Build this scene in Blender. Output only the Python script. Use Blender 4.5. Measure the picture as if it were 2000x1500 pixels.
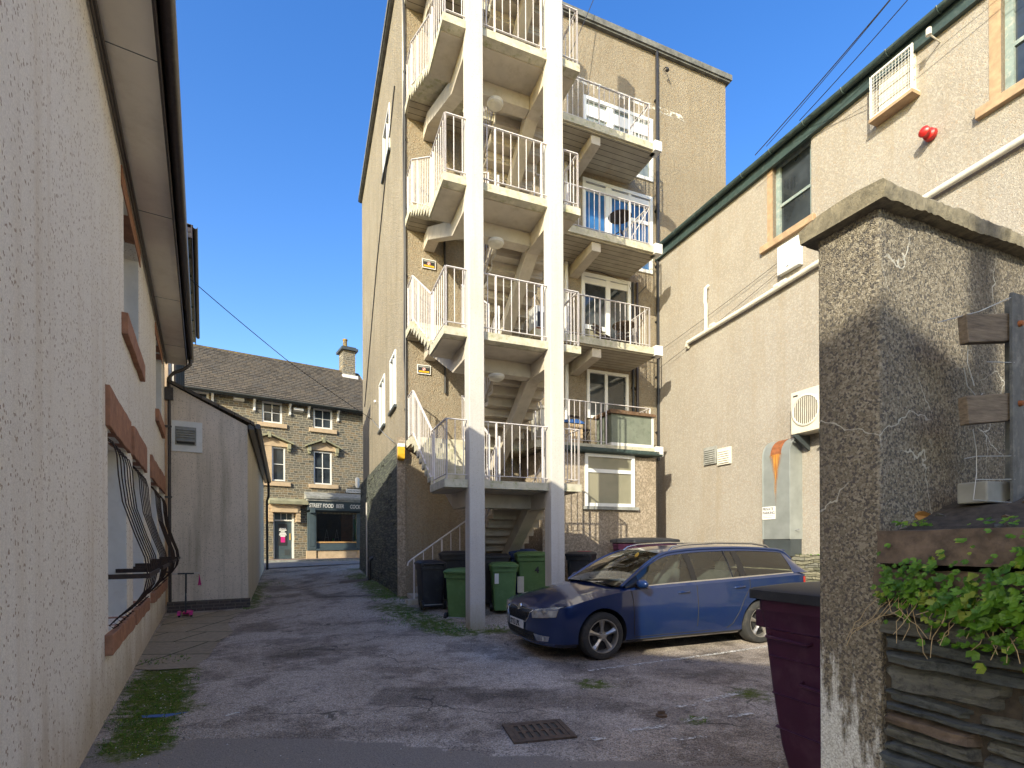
import bpy, bmesh, math, random
from mathutils import Vector, Matrix, noise as mn
random.seed(7)
R=math.radians
sc=bpy.context.scene
for o in list(bpy.data.objects): bpy.data.objects.remove(o)
C=sc.collection
# ---------------------------------------------------------------- camera, sky, sun, exposure
cam=bpy.data.cameras.new("camera"); co=bpy.data.objects.new("camera",cam); C.objects.link(co)
co.location=(0,0,1.55); co.rotation_euler=(R(90),R(0.25),0)
cam.sensor_width=36; cam.lens=18; cam.shift_y=0.155; cam.clip_start=0.05; cam.clip_end=3000
sc.camera=co
SUN=Vector((-.696,-1.355,.735)).normalized()
EL=math.asin(SUN.z); AZ=math.atan2(SUN.x,SUN.y)
w=bpy.data.worlds.new("World"); sc.world=w; w.use_nodes=True
nt=w.node_tree; nt.nodes.clear()
sky=nt.nodes.new('ShaderNodeTexSky'); sky.sky_type='NISHITA'; sky.sun_disc=False
sky.sun_elevation=EL; sky.sun_rotation=AZ; sky.air_density=1.0; sky.dust_density=1.0; sky.ozone_density=1.5; sky.altitude=100
hs=nt.nodes.new('ShaderNodeHueSaturation'); hs.inputs['Saturation'].default_value=1.42; hs.inputs['Hue'].default_value=.519
bg=nt.nodes.new('ShaderNodeBackground'); bg.inputs[1].default_value=0.13
wo=nt.nodes.new('ShaderNodeOutputWorld')
nt.links.new(sky.outputs[0],hs.inputs['Color']); nt.links.new(hs.outputs[0],bg.inputs[0]); nt.links.new(bg.outputs[0],wo.inputs[0])
sl=bpy.data.lights.new("sun",'SUN'); sl.energy=2.0; sl.angle=R(0.5); sl.color=(1,1,1)
so=bpy.data.objects.new("sun",sl); C.objects.link(so); so.rotation_euler=SUN.to_track_quat('Z','Y').to_euler()
sc.view_settings.view_transform='Standard'; sc.view_settings.look='None'; sc.view_settings.gamma=1; sc.view_settings.use_white_balance=True; sc.view_settings.white_balance_temperature=8300; sc.view_settings.white_balance_tint=2; sc.view_settings.exposure=1.74
sc.render.engine='CYCLES'
try:
    sc.cycles.max_bounces=12; sc.cycles.diffuse_bounces=8; sc.cycles.transparent_max_bounces=12; sc.cycles.caustics_reflective=False; sc.cycles.caustics_refractive=False
except Exception: pass

# ---------------------------------------------------------------- helpers
class MB:
    def __init__(s): s.v=[]; s.f=[]; s.m=[]; s.mi=0
    def add(s,vs,fs):
        b=len(s.v); s.v+= [tuple(p) for p in vs]
        for f in fs: s.f.append([b+i for i in f]); s.m.append(s.mi)
        return s
    def quad(s,a,b,c,d): return s.add([a,b,c,d],[(0,1,2,3)])
    def poly(s,pts): return s.add(pts,[tuple(range(len(pts)))])
    def box(s,x0,x1,y0,y1,z0,z1):
        return s.add([(x0,y0,z0),(x1,y0,z0),(x1,y1,z0),(x0,y1,z0),(x0,y0,z1),(x1,y0,z1),(x1,y1,z1),(x0,y1,z1)],
          [(0,3,2,1),(4,5,6,7),(0,1,5,4),(1,2,6,5),(2,3,7,6),(3,0,4,7)])
    def beam(s,p,q,w,h,up=(0,0,1)):
        p=Vector(p);q=Vector(q);d=(q-p).normalized();u=Vector(up);sd=d.cross(u)
        if sd.length<1e-4: sd=d.cross(Vector((0,1,0)))
        sd.normalize();u=sd.cross(d).normalized();sd*=w/2;u*=h/2
        vs=[p-sd-u,p+sd-u,p+sd+u,p-sd+u,q-sd-u,q+sd-u,q+sd+u,q-sd+u]
        return s.add(vs,[(0,1,2,3),(4,7,6,5),(0,4,5,1),(1,5,6,2),(2,6,7,3),(3,7,4,0)])
    def prism(s,pts,ax,a,b):
        def P(p,t):
            return (t,p[0],p[1]) if ax=='x' else ((p[0],t,p[1]) if ax=='y' else (p[0],p[1],t))
        n=len(pts)
        return s.add([P(p,a) for p in pts]+[P(p,b) for p in pts],[tuple(range(n))[::-1],tuple(range(n,2*n))]+[(i,(i+1)%n,n+(i+1)%n,n+i) for i in range(n)])
    def tube(s,pts,r,n=8,cap=True,r2=None):
        pts=[Vector(p) for p in pts]; k=len(pts); b=len(s.v); up=None
        for i,p in enumerate(pts):
            d=(pts[min(i+1,k-1)]-pts[max(i-1,0)])
            if d.length<1e-9: d=Vector((0,0,1))
            d.normalize()
            if up is None: up=Vector((0,0,1)) if abs(d.z)<.9 else Vector((1,0,0))
            a=d.cross(up)
            if a.length<1e-4: a=d.cross(Vector((0,1,.1)))
            a.normalize(); c=a.cross(d).normalized(); up=c
            rr=r if r2 is None else r+(r2-r)*i/(k-1)
            for j in range(n):
                t=2*math.pi*j/n; s.v.append(tuple(p+a*math.cos(t)*rr+c*math.sin(t)*rr))
        for i in range(k-1):
            for j in range(n):
                s.f.append([b+i*n+j,b+i*n+(j+1)%n,b+(i+1)*n+(j+1)%n,b+(i+1)*n+j]); s.m.append(s.mi)
        if cap:
            s.f.append([b+j for j in range(n)][::-1]); s.m.append(s.mi)
            s.f.append([b+(k-1)*n+j for j in range(n)]); s.m.append(s.mi)
        return s
    def lathe(s,prof,n=24,M=None,cap=True):   # prof: (r,z)
        b=len(s.v); k=len(prof)
        for r,z in prof:
            for j in range(n):
                t=2*math.pi*j/n; p=Vector((r*math.cos(t),r*math.sin(t),z))
                s.v.append(tuple(M@p if M else p))
        for i in range(k-1):
            for j in range(n):
                s.f.append([b+i*n+j,b+i*n+(j+1)%n,b+(i+1)*n+(j+1)%n,b+(i+1)*n+j]); s.m.append(s.mi)
        if cap and prof[0][0]>1e-4: s.f.append([b+j for j in range(n)][::-1]); s.m.append(s.mi)
        if cap and prof[-1][0]>1e-4: s.f.append([b+(k-1)*n+j for j in range(n)]); s.m.append(s.mi)
        return s
    def grid(s,fn,nu,nv,flip=False):
        b=len(s.v)
        for i in range(nu+1):
            for j in range(nv+1): s.v.append(tuple(fn(i/nu,j/nv)))
        for i in range(nu):
            for j in range(nv):
                q=[b+i*(nv+1)+j,b+(i+1)*(nv+1)+j,b+(i+1)*(nv+1)+j+1,b+i*(nv+1)+j+1]
                s.f.append(q[::-1] if flip else q); s.m.append(s.mi)
        return s
    def wall(s,x0,x1,z0,z1,y,th,ops=()):
        xs=sorted({x0,x1}|{v for o in ops for v in o[:2] if x0<v<x1}); zs=sorted({z0,z1}|{v for o in ops for v in o[2:4] if z0<v<z1})
        for i in range(len(xs)-1):
            for j in range(len(zs)-1):
                cx=(xs[i]+xs[i+1])/2; cz=(zs[j]+zs[j+1])/2
                if any(o[0]<cx<o[1] and o[2]<cz<o[3] for o in ops): continue
                s.quad((xs[i],y,zs[j]),(xs[i+1],y,zs[j]),(xs[i+1],y,zs[j+1]),(xs[i],y,zs[j+1]))
                s.quad((xs[i],y+th,zs[j]),(xs[i],y+th,zs[j+1]),(xs[i+1],y+th,zs[j+1]),(xs[i+1],y+th,zs[j]))
        for o in ops:
            a,b,c,d=o[:4]
            s.quad((a,y,c),(b,y,c),(b,y+th,c),(a,y+th,c)); s.quad((a,y,d),(a,y+th,d),(b,y+th,d),(b,y,d))
            s.quad((a,y,c),(a,y+th,c),(a,y+th,d),(a,y,d)); s.quad((b,y,c),(b,y,d),(b,y+th,d),(b,y+th,c))
        s.quad((x0,y,z1),(x1,y,z1),(x1,y+th,z1),(x0,y+th,z1)); s.quad((x0,y,z0),(x0,y+th,z0),(x1,y+th,z0),(x1,y,z0))
        s.quad((x0,y,z0),(x0,y,z1),(x0,y+th,z1),(x0,y+th,z0)); s.quad((x1,y,z0),(x1,y+th,z0),(x1,y+th,z1),(x1,y,z1))
        return s
    def build(s,name,mat,parent=None,smooth=None,bevel=0,label=None):
        me=bpy.data.meshes.new(name); me.from_pydata(s.v,[],s.f)
        for m in (mat if isinstance(mat,(list,tuple)) else [mat]): me.materials.append(m)
        for p,mi in zip(me.polygons,s.m): p.material_index=mi
        bm=bmesh.new(); bm.from_mesh(me)
        if bevel:
            bmesh.ops.remove_doubles(bm,verts=bm.verts,dist=1e-5)
            es=[e for e in bm.edges if len(e.link_faces)==2 and e.calc_face_angle(0)>.5]
            bmesh.ops.bevel(bm,geom=es,offset=bevel,segments=2,affect='EDGES',profile=.5,clamp_overlap=True)
        bmesh.ops.recalc_face_normals(bm,faces=bm.faces)
        bm.to_mesh(me); bm.free()
        if smooth is not None:
            for p in me.polygons: p.use_smooth=True
            me.set_sharp_from_angle(angle=R(smooth))
        o=bpy.data.objects.new(name,me); C.objects.link(o)
        if parent: o.parent=parent
        if label: o['label']=label
        return o
def thing(name,label,cat,loc=(0,0,0),rz=0,group=None,rot=None):
    o=bpy.data.objects.new(name,None); C.objects.link(o); o.location=loc; o.rotation_euler=rot or (0,0,rz)
    o.empty_display_size=.2; o['label']=label; o['category']=cat
    if group: o['group']=group
    return o
def tag(o,label,cat,group=None):
    o['label']=label; o['category']=cat
    if group: o['group']=group
    return o
def struct(o,kind='structure'): o['kind']=kind; return o
def at(o,loc,rz=0): o.location=loc; o.rotation_euler=(0,0,rz); return o
def copy_tree(o,parent=None):
    c=o.copy(); C.objects.link(c); c.parent=parent
    for ch in list(o.children): copy_tree(ch,c)
    return c
def text(s,size,mat,parent,loc,rot=(R(90),0,0),name='lettering',align='LEFT',ext=.002,sx=1,spacing=1,bold=0):
    cu=bpy.data.curves.new(name,'FONT'); cu.body=s; cu.size=size; cu.extrude=ext; cu.align_x=align; cu.space_character=spacing; cu.offset=bold
    t=bpy.data.objects.new(name,cu); C.objects.link(t)
    dg=bpy.context.evaluated_depsgraph_get(); me=bpy.data.meshes.new_from_object(t.evaluated_get(dg))
    bpy.data.objects.remove(t); me.materials.clear(); me.materials.append(mat)
    o=bpy.data.objects.new(name,me); C.objects.link(o); o.parent=parent; o.location=loc; o.rotation_euler=rot; o.scale=(sx,1,1)
    return o

# ---------------------------------------------------------------- materials
def newmat(name):
    m=bpy.data.materials.new(name); m.use_nodes=True; nt=m.node_tree
    return m,nt,nt.nodes['Principled BSDF']
class NB:
    def __init__(s,nt): s.nt=nt
    def n(s,t,**k):
        n=s.nt.nodes.new(t)
        for a,b in k.items(): setattr(n,a,b)
        return n
    def l(s,a,b): s.nt.links.new(a,b)
    def coord(s,scale=(1,1,1),rot=(0,0,0)):
        tc=s.n('ShaderNodeTexCoord'); mp=s.n('ShaderNodeMapping'); mp.inputs['Scale'].default_value=scale; mp.inputs['Rotation'].default_value=rot
        s.l(tc.outputs['Object'],mp.inputs[0]); return mp.outputs[0]
    def noise(s,vec,scale,detail=4,rough=.55):
        n=s.n('ShaderNodeTexNoise'); n.inputs['Scale'].default_value=scale; n.inputs['Detail'].default_value=detail; n.inputs['Roughness'].default_value=rough
        s.l(vec,n.inputs['Vector']); return n.outputs['Fac']
    def voro(s,vec,scale,feature='F1',out='Color',rnd=1):
        n=s.n('ShaderNodeTexVoronoi',feature=feature); n.inputs['Scale'].default_value=scale; n.inputs['Randomness'].default_value=rnd
        s.l(vec,n.inputs['Vector']); return n.outputs[out]
    def ramp(s,fac,a,b,ca=(0,0,0,1),cb=(1,1,1,1)):
        n=s.n('ShaderNodeValToRGB'); e=n.color_ramp.elements; e[0].position=a; e[1].position=b; e[0].color=ca; e[1].color=cb
        s.l(fac,n.inputs[0]); return n.outputs[0]
    def mix(s,fac,a,b,mode='MIX'):
        n=s.n('ShaderNodeMix',data_type='RGBA',blend_type=mode)
        if isinstance(fac,(int,float)): n.inputs[0].default_value=fac
        else: s.l(fac,n.inputs[0])
        for i,x in ((6,a),(7,b)):
            if isinstance(x,tuple): n.inputs[i].default_value=(*x[:3],1)
            else: s.l(x,n.inputs[i])
        return n.outputs[2]
    def math(s,op,a,b=0,clamp=False):
        n=s.n('ShaderNodeMath',operation=op,use_clamp=clamp)
        for i,x in ((0,a),(1,b)):
            if isinstance(x,(int,float)): n.inputs[i].default_value=x
            else: s.l(x,n.inputs[i])
        return n.outputs[0]
    def sep(s,v,i):
        n=s.n('ShaderNodeSeparateColor'); s.l(v,n.inputs[0]); return n.outputs[i]
    def bump(s,h,strength,dist,bsdf):
        n=s.n('ShaderNodeBump'); n.inputs['Strength'].default_value=strength; n.inputs['Distance'].default_value=dist
        s.l(h,n.inputs['Height']); s.l(n.outputs[0],bsdf.inputs['Normal'])
def simple(name,col,rough=.6,metal=0,var=.12,vs=6,bump=0,bs=60,coat=0,spec=.5,dirt=None,dirt_amt=.4):
    m,nt,b=newmat(name); N=NB(nt); v=N.coord()
    n=N.noise(v,vs,5); c=N.mix(N.ramp(n,.3,.7),tuple(x*(1-var) for x in col),tuple(min(1,x*(1+var)) for x in col))
    if dirt: c=N.mix(N.math('MULTIPLY',N.ramp(N.noise(v,vs*1.7,8,.7),.5,.75),dirt_amt),c,dirt)
    N.l(c,b.inputs['Base Color']); b.inputs['Roughness'].default_value=rough; b.inputs['Metallic'].default_value=metal
    b.inputs['Coat Weight'].default_value=coat; b.inputs['Coat Roughness'].default_value=.04; b.inputs['Specular IOR Level'].default_value=spec
    if bump: N.bump(N.noise(v,bs,4),bump,.004,b)
    return m
def render_mat(name,base,var,grain=90,bump=.6,dist=.006,chips=(.35,.3,.25),chip_amt=.15,stain=(.3,.24,.17),stain_amt=.35,light=None,low=None,gc=.12):
    """pebble-dash / roughcast"""
    m,nt,b=newmat(name); N=NB(nt); v=N.coord()
    big=N.noise(v,.7,6,.6); c=N.mix(N.ramp(big,.3,.7),base,var)
    vc=N.voro(v,grain); rnd=N.sep(vc,0)
    g=N.mix(N.ramp(rnd,0,1),(1-gc,1-gc,1-gc),(1+gc*.7,1+gc*.7,1+gc*.7)); c=N.mix(1.0,c,g,'MULTIPLY')
    vc2=N.voro(v,grain*.55); c=N.mix(N.math('MULTIPLY',N.math('GREATER_THAN',N.sep(vc2,1),1-chip_amt),.75),c,chips)
    if light: c=N.mix(N.math('MULTIPLY',N.math('LESS_THAN',N.sep(vc2,2),.25),.5),c,light)
    sv=N.coord(scale=(2.2,2.2,.16)); st=N.ramp(N.noise(sv,1.3,8,.65),.5,.78); c=N.mix(N.math('MULTIPLY',st,stain_amt),c,stain)
    if low:
        tc=N.n('ShaderNodeTexCoord'); sp=N.n('ShaderNodeSeparateXYZ'); N.l(tc.outputs['Object'],sp.inputs[0])
        lf=N.math('ADD',N.math('MULTIPLY',N.math('SUBTRACT',low[0],sp.outputs[2]),1.0/low[0]),N.math('MULTIPLY',N.math('SUBTRACT',N.noise(N.coord(scale=(1.6,1.6,.5)),2.0,8,.7),.5),1.5))
        c=N.mix(N.math('MULTIPLY',N.ramp(lf,.35,.95),low[2]),c,low[1])
    st2=N.ramp(N.noise(N.coord(scale=(7,7,.35)),1.1,6,.6),.55,.7); c=N.mix(N.math('MULTIPLY',st2,stain_amt*.45),c,stain)
    N.l(c,b.inputs['Base Color']); b.inputs['Roughness'].default_value=.93; b.inputs['Specular IOR Level'].default_value=.2
    d=N.voro(v,grain,out='Distance'); h=N.math('ADD',N.math('MULTIPLY',d,-1),N.math('MULTIPLY',N.noise(v,grain*.3,5),1.2))
    N.bump(h,bump,dist,b); return m
def stone_mat(name,cols,mortar,bw=.32,bh=.11,axes='xz',bump=.8,msize=.012,warp=.05,rough=.9,off=.5):
    m,nt,b=newmat(name); N=NB(nt); tc=N.n('ShaderNodeTexCoord'); sp=N.n('ShaderNodeSeparateXYZ'); N.l(tc.outputs['Object'],sp.inputs[0])
    cb=N.n('ShaderNodeCombineXYZ'); N.l(sp.outputs['XYZ'.index(axes[0].upper())],cb.inputs[0]); N.l(sp.outputs['XYZ'.index(axes[1].upper())],cb.inputs[1])
    nz=N.n('ShaderNodeTexNoise'); nz.inputs['Scale'].default_value=2.3; nz.inputs['Detail'].default_value=3; N.l(tc.outputs['Object'],nz.inputs['Vector'])
    vm=N.n('ShaderNodeVectorMath',operation='MULTIPLY_ADD'); N.l(nz.outputs['Color'],vm.inputs[0]); vm.inputs[1].default_value=(warp*2,warp*2,0); N.l(cb.outputs[0],vm.inputs[2])
    br=N.n('ShaderNodeTexBrick',offset=off,squash=.7,squash_frequency=3); br.inputs['Scale'].default_value=1; br.inputs['Brick Width'].default_value=bw; br.inputs['Row Height'].default_value=bh
    br.inputs['Mortar Size'].default_value=msize; br.inputs['Mortar Smooth'].default_value=.3; br.inputs['Bias'].default_value=0
    br.inputs['Color1'].default_value=(0,0,0,1); br.inputs['Color2'].default_value=(1,1,1,1); N.l(vm.outputs[0],br.inputs['Vector'])
    rp=N.n('ShaderNodeValToRGB'); e=rp.color_ramp.elements; e[0].color=(*cols[0],1); e[1].color=(*cols[-1],1)
    for i,cc in enumerate(cols[1:-1]): x=e.new((i+1)/(len(cols)-1)); x.color=(*cc,1)
    N.l(br.outputs['Color'],rp.inputs[0]); nn=N.noise(tc.outputs['Object'],14,6,.7)
    c=N.mix(1,rp.outputs[0],N.ramp(nn,.2,.8,(.6,.6,.6,1),(1.25,1.25,1.25,1)),'MULTIPLY'); c=N.mix(br.outputs['Fac'],c,mortar)
    N.l(c,b.inputs['Base Color']); b.inputs['Roughness'].default_value=rough; b.inputs['Specular IOR Level'].default_value=.25
    h=N.math('ADD',N.math('MULTIPLY',br.outputs['Fac'],-1),N.math('MULTIPLY',nn,.7)); N.bump(h,bump,.02,b); return m
def glass_dark(name,col=(.02,.025,.03),rough=.04,tint=None):
    m,nt,b=newmat(name); N=NB(nt); v=N.coord(); n=N.noise(v,1.1,3)
    c=N.mix(N.ramp(n,.4,.6),col,tint or tuple(x*2.2 for x in col)); N.l(c,b.inputs['Base Color'])
    b.inputs['Roughness'].default_value=rough; b.inputs['Specular IOR Level'].default_value=.9; N.bump(N.noise(v,2.5,2),.06,.02,b); return m
def glass_clear(name,tint=(.75,.85,.8),refl=.12):
    m=bpy.data.materials.new(name); m.use_nodes=True; nt=m.node_tree; nt.nodes.clear(); N=NB(nt)
    t=N.n('ShaderNodeBsdfTransparent'); t.inputs[0].default_value=(*tint,1); g=N.n('ShaderNodeBsdfGlossy'); g.inputs['Roughness'].default_value=.02
    lw=N.n('ShaderNodeFresnel'); lw.inputs[0].default_value=1.5; f=N.math('ADD',N.math('MULTIPLY',lw.outputs[0],1.2),refl*.3,True)
    mx=N.n('ShaderNodeMixShader'); N.l(f,mx.inputs[0]); N.l(t.outputs[0],mx.inputs[1]); N.l(g.outputs[0],mx.inputs[2])
    o=N.n('ShaderNodeOutputMaterial'); N.l(mx.outputs[0],o.inputs[0]); return m
M={}
M['dash_white']=render_mat('dash_white',(.86,.82,.75),(.80,.76,.69),grain=130,bump=.35,dist=.004,chips=(.30,.20,.13),chip_amt=.05,stain=(.58,.47,.34),stain_amt=.45,low=(1.0,(.42,.31,.19),.6))
M['dash_cream']=render_mat('dash_cream',(.365,.33,.29),(.31,.275,.235),gc=.13,grain=75,bump=.8,dist=.008,chips=(.36,.29,.23),chip_amt=.07,stain=(.30,.24,.17),stain_amt=.6,light=(.45,.41,.36))
M['dash_tan']=render_mat('dash_tan',(.335,.28,.21),(.275,.23,.17),gc=.2,grain=50,bump=1,dist=.014,chips=(.28,.21,.14),chip_amt=.12,stain=(.22,.17,.11),stain_amt=.6)
M['dash_ext']=render_mat('dash_ext',(.34,.28,.215),(.29,.235,.175),gc=.25,grain=55,bump=.7,dist=.009,chips=(.24,.19,.14),chip_amt=.2,stain=(.3,.22,.15),stain_amt=.3,light=(.55,.45,.36))
M['dash_side']=render_mat('dash_side',(.34,.295,.23),(.26,.225,.17),gc=.22,grain=36,bump=1,dist=.018,chips=(.3,.24,.16),chip_amt=.12,stain=(.17,.14,.10),stain_amt=.75)
M['annex_render']=render_mat('annex_render',(.78,.66,.54),(.68,.57,.46),grain=160,bump=.15,dist=.002,chips=(.28,.22,.16),chip_amt=.04,stain=(.30,.25,.17),stain_amt=.8)
M['annex_side']=render_mat('annex_side',(.76,.68,.55),(.70,.62,.50),grain=160,bump=.15,dist=.002,chips=(.4,.3,.2),chip_amt=.03,stain=(.35,.28,.18),stain_amt=.35)
M['stonework_house']=stone_mat('stonework_house',[(.09,.085,.07),(.15,.135,.11),(.20,.165,.12),(.25,.18,.11),(.13,.125,.11),(.17,.15,.12)],(.33,.30,.24),.30,.12,'xz',msize=.014,warp=.07)
M['slate_wall']=stone_mat('slate_wall',[(.06,.065,.06),(.10,.11,.09),(.16,.17,.13),(.08,.085,.08)],(.045,.045,.04),.30,.075,'yz',msize=.009,warp=.09)
M['slate_wall_x']=stone_mat('slate_wall_x',[(.14,.14,.10),(.22,.21,.15),(.27,.25,.18),(.2,.2,.17)],(.07,.065,.05),.42,.075,'xz',msize=.009,warp=.1)
M['roof_slate']=stone_mat('roof_slate',[(.09,.075,.06),(.13,.11,.09),(.16,.13,.10),(.11,.10,.09)],(.04,.035,.03),.34,.24,'xy',msize=.012,warp=.02,bump=.6)
M['brick_dark']=stone_mat('brick_dark',[(.10,.08,.075),(.13,.10,.09),(.09,.08,.075)],(.16,.14,.12),.225,.075,'xz',msize=.01,warp=.004)
M['sandstone']=simple('sandstone',(.36,.17,.10),.85,var=.25,vs=9,bump=.5,bs=60,dirt=(.16,.08,.05),dirt_amt=.6)
M['sill_stone']=simple('sill_stone',(.40,.27,.17),.85,var=.2,vs=8,bump=.4,bs=50,dirt=(.2,.15,.1),dirt_amt=.5)
M['pale_stone']=simple('pale_stone',(.50,.37,.25),.85,var=.12,vs=4,bump=.2,bs=40,dirt=(.3,.22,.12),dirt_amt=.4)
M['moss_stone']=simple('moss_stone',(.26,.25,.17),.95,var=.3,vs=3,bump=.5,bs=30)
M['paint_conc']=render_mat('paint_conc',(.60,.575,.545),(.54,.51,.475),grain=240,bump=.18,dist=.002,chips=(.42,.37,.3),chip_amt=.03,stain=(.34,.28,.2),stain_amt=.38,low=(.8,(.30,.24,.14),.7))
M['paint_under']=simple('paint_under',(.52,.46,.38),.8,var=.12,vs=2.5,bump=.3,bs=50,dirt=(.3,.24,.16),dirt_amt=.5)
M['slab_edge']=simple('slab_edge',(.52,.48,.38),.85,var=.2,vs=5,bump=.5,bs=40,dirt=(.20,.22,.06),dirt_amt=.9)
def boards(name,col,axis,w):
    m,nt,b=newmat(name); N=NB(nt); v=N.coord(); tc=N.n('ShaderNodeSeparateXYZ'); N.l(v,tc.inputs[0])
    f=N.math('FRACT',N.math('DIVIDE',tc.outputs[axis],w)); ln=N.math('LESS_THAN',f,.09)
    c=N.mix(N.ramp(N.noise(v,3,6),.3,.75),col,tuple(x*.7 for x in col)); c=N.mix(N.math('MULTIPLY',N.ramp(N.noise(v,1.3,7,.7),.55,.75),.6),c,(.22,.13,.06)); c=N.mix(ln,c,(.05,.04,.03))
    N.l(c,b.inputs['Base Color']); b.inputs['Roughness'].default_value=.85; return m
M['board_soffit']=boards('board_soffit',(.44,.39,.31),1,.17)
M['rail_white']=simple('rail_white',(.66,.62,.62),.5,var=.06,vs=4,dirt=(.35,.2,.12),dirt_amt=.35)
M['upvc']=simple('upvc',(.78,.78,.76),.35,var=.03,vs=2,dirt=(.5,.46,.4),dirt_amt=.2)
M['upvc_dirty']=simple('upvc_dirty',(.66,.63,.56),.5,var=.08,vs=5,dirt=(.4,.35,.26),dirt_amt=.5)
M['white_paint']=simple('white_paint',(.72,.71,.68),.5,var=.06,vs=6,dirt=(.5,.45,.38),dirt_amt=.3)
M['soffit_white']=simple('soffit_white',(.82,.76,.66),.7,var=.06,vs=2,dirt=(.45,.36,.25),dirt_amt=.3)
M['brown_plastic']=simple('brown_plastic',(.045,.032,.028),.35,var=.2,vs=12,dirt=(.16,.13,.11),dirt_amt=.4)
M['black_plastic']=simple('black_plastic',(.02,.02,.022),.4,var=.2,vs=6,dirt=(.09,.085,.08),dirt_amt=.35)
M['black_iron']=simple('black_iron',(.03,.018,.015),.6,metal=.3,var=.3,vs=20,dirt=(.13,.05,.025),dirt_amt=.5)
M['green_gutter']=simple('green_gutter',(.035,.06,.058),.5,var=.15,vs=6,dirt=(.13,.16,.15),dirt_amt=.5)
M['dark_grey']=simple('dark_grey',(.05,.06,.065),.5,var=.15,vs=4)
M['shop_grey']=simple('shop_grey',(.06,.085,.10),.45,var=.1,vs=4)
M['lead_grey']=simple('lead_grey',(.27,.27,.25),.7,var=.3,vs=6,bump=.3,bs=20)
M['glass']=glass_dark('glass')
M['glass_curtain']=glass_dark('glass_curtain',(.16,.19,.19),.08,(.25,.28,.26))
M['glass_blue']=glass_dark('glass_blue',(.02,.07,.17),.06,(.03,.14,.34))
M['glass_blind']=simple('glass_blind',(.40,.36,.37),.5,var=.05,spec=.2)
M['glass_frost']=glass_dark('glass_frost',(.22,.21,.15),.25,(.28,.26,.19))
M['glass_green']=glass_dark('glass_green',(.10,.12,.09),.12,(.16,.17,.13))
M['steel_galv']=simple('steel_galv',(.40,.43,.42),.42,metal=.55,var=.15,vs=3,bump=.1,bs=10)
M['steel_old']=simple('steel_old',(.11,.12,.13),.65,metal=.3,var=.35,vs=10,bump=.5,bs=40,dirt=(.34,.34,.33),dirt_amt=.7)
M['rust']=simple('rust',(.27,.09,.035),.85,var=.35,vs=14,bump=.4,bs=60)
m,nt2,b=newmat('wood_grey'); N=NB(nt2); v=N.coord(scale=(4,30,70)); N.l(N.mix(N.ramp(N.noise(v,1.5,8,.75),.3,.7),(.07,.052,.04),(.27,.21,.155)),b.inputs['Base Color']); b.inputs['Roughness'].default_value=.9; N.bump(N.noise(v,1.5,8,.75),.6,.004,b); M['wood_grey']=m
M['red']=simple('red',(.5,.02,.02),.35,var=.1)
M['yellow']=simple('yellow',(.75,.42,.04),.4,var=.1,vs=3)
M['white_plain']=simple('white_plain',(.75,.74,.72),.4,var=.03)
M['ink']=simple('ink',(.03,.03,.035),.5,var=.05)
M['pink']=simple('pink',(.6,.03,.22),.4,var=.08)
M['wire']=simple('wire',(.03,.03,.035),.6,var=.1)
M['wire_pale']=simple('wire_pale',(.35,.36,.37),.5,metal=.5,var=.1)
M['cord_pale']=simple('cord_pale',(.55,.5,.45),.6,var=.1)

# ---------------------------------------------------------------- ground
GX=[-12,-7,-2.5,4,10]; GY=[0,6.8,9,12.3,16,21,27,60]
GZ=[[0,0,0,0,.03],[0,0,0,0,.05],[0,0,.02,.08,.15],[0,0,.3,.33,.36],[.12,.15,.45,.5,.5],[.38,.48,.62,.62,.6],[.6,.6,.6,.6,.6],[.6,.6,.6,.6,.6]]
def ss(t): t=max(0,min(1,t)); return t
def gz(x,y):
    x=max(GX[0],min(GX[-1],x)); y=max(GY[0],min(GY[-1],y))
    i=max(k for k in range(len(GX)-1) if GX[k]<=x+1e-9); j=max(k for k in range(len(GY)-1) if GY[k]<=y+1e-9)
    u=(x-GX[i])/(GX[i+1]-GX[i]); v=(y-GY[j])/(GY[j+1]-GY[j]); u=u*u*(3-2*u); v=v*.5+v*v*(3-2*v)*.5
    a=GZ[j][i]*(1-u)+GZ[j][i+1]*u; b=GZ[j+1][i]*(1-u)+GZ[j+1][i+1]*u
    z=a*(1-v)+b*v
    if 3<x<8 and 6.5<y<9.5: z+=0
    return z
def seg(px,py,a,b):
    ax,ay=a;bx,by=b;dx,dy=bx-ax,by-ay;t=max(0,min(1,((px-ax)*dx+(py-ay)*dy)/(dx*dx+dy*dy)));return math.hypot(px-ax-t*dx,py-ay-t*dy)
def smst(a,b,x): t=max(0,min(1,(x-a)/(b-a))); return t*t*(3-2*t)
MOSS=[(1.6,4.45,.14),(-5.2,8.2,.3),(.9,5.6,.3),(2.4,5.2,.3)]
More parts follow.
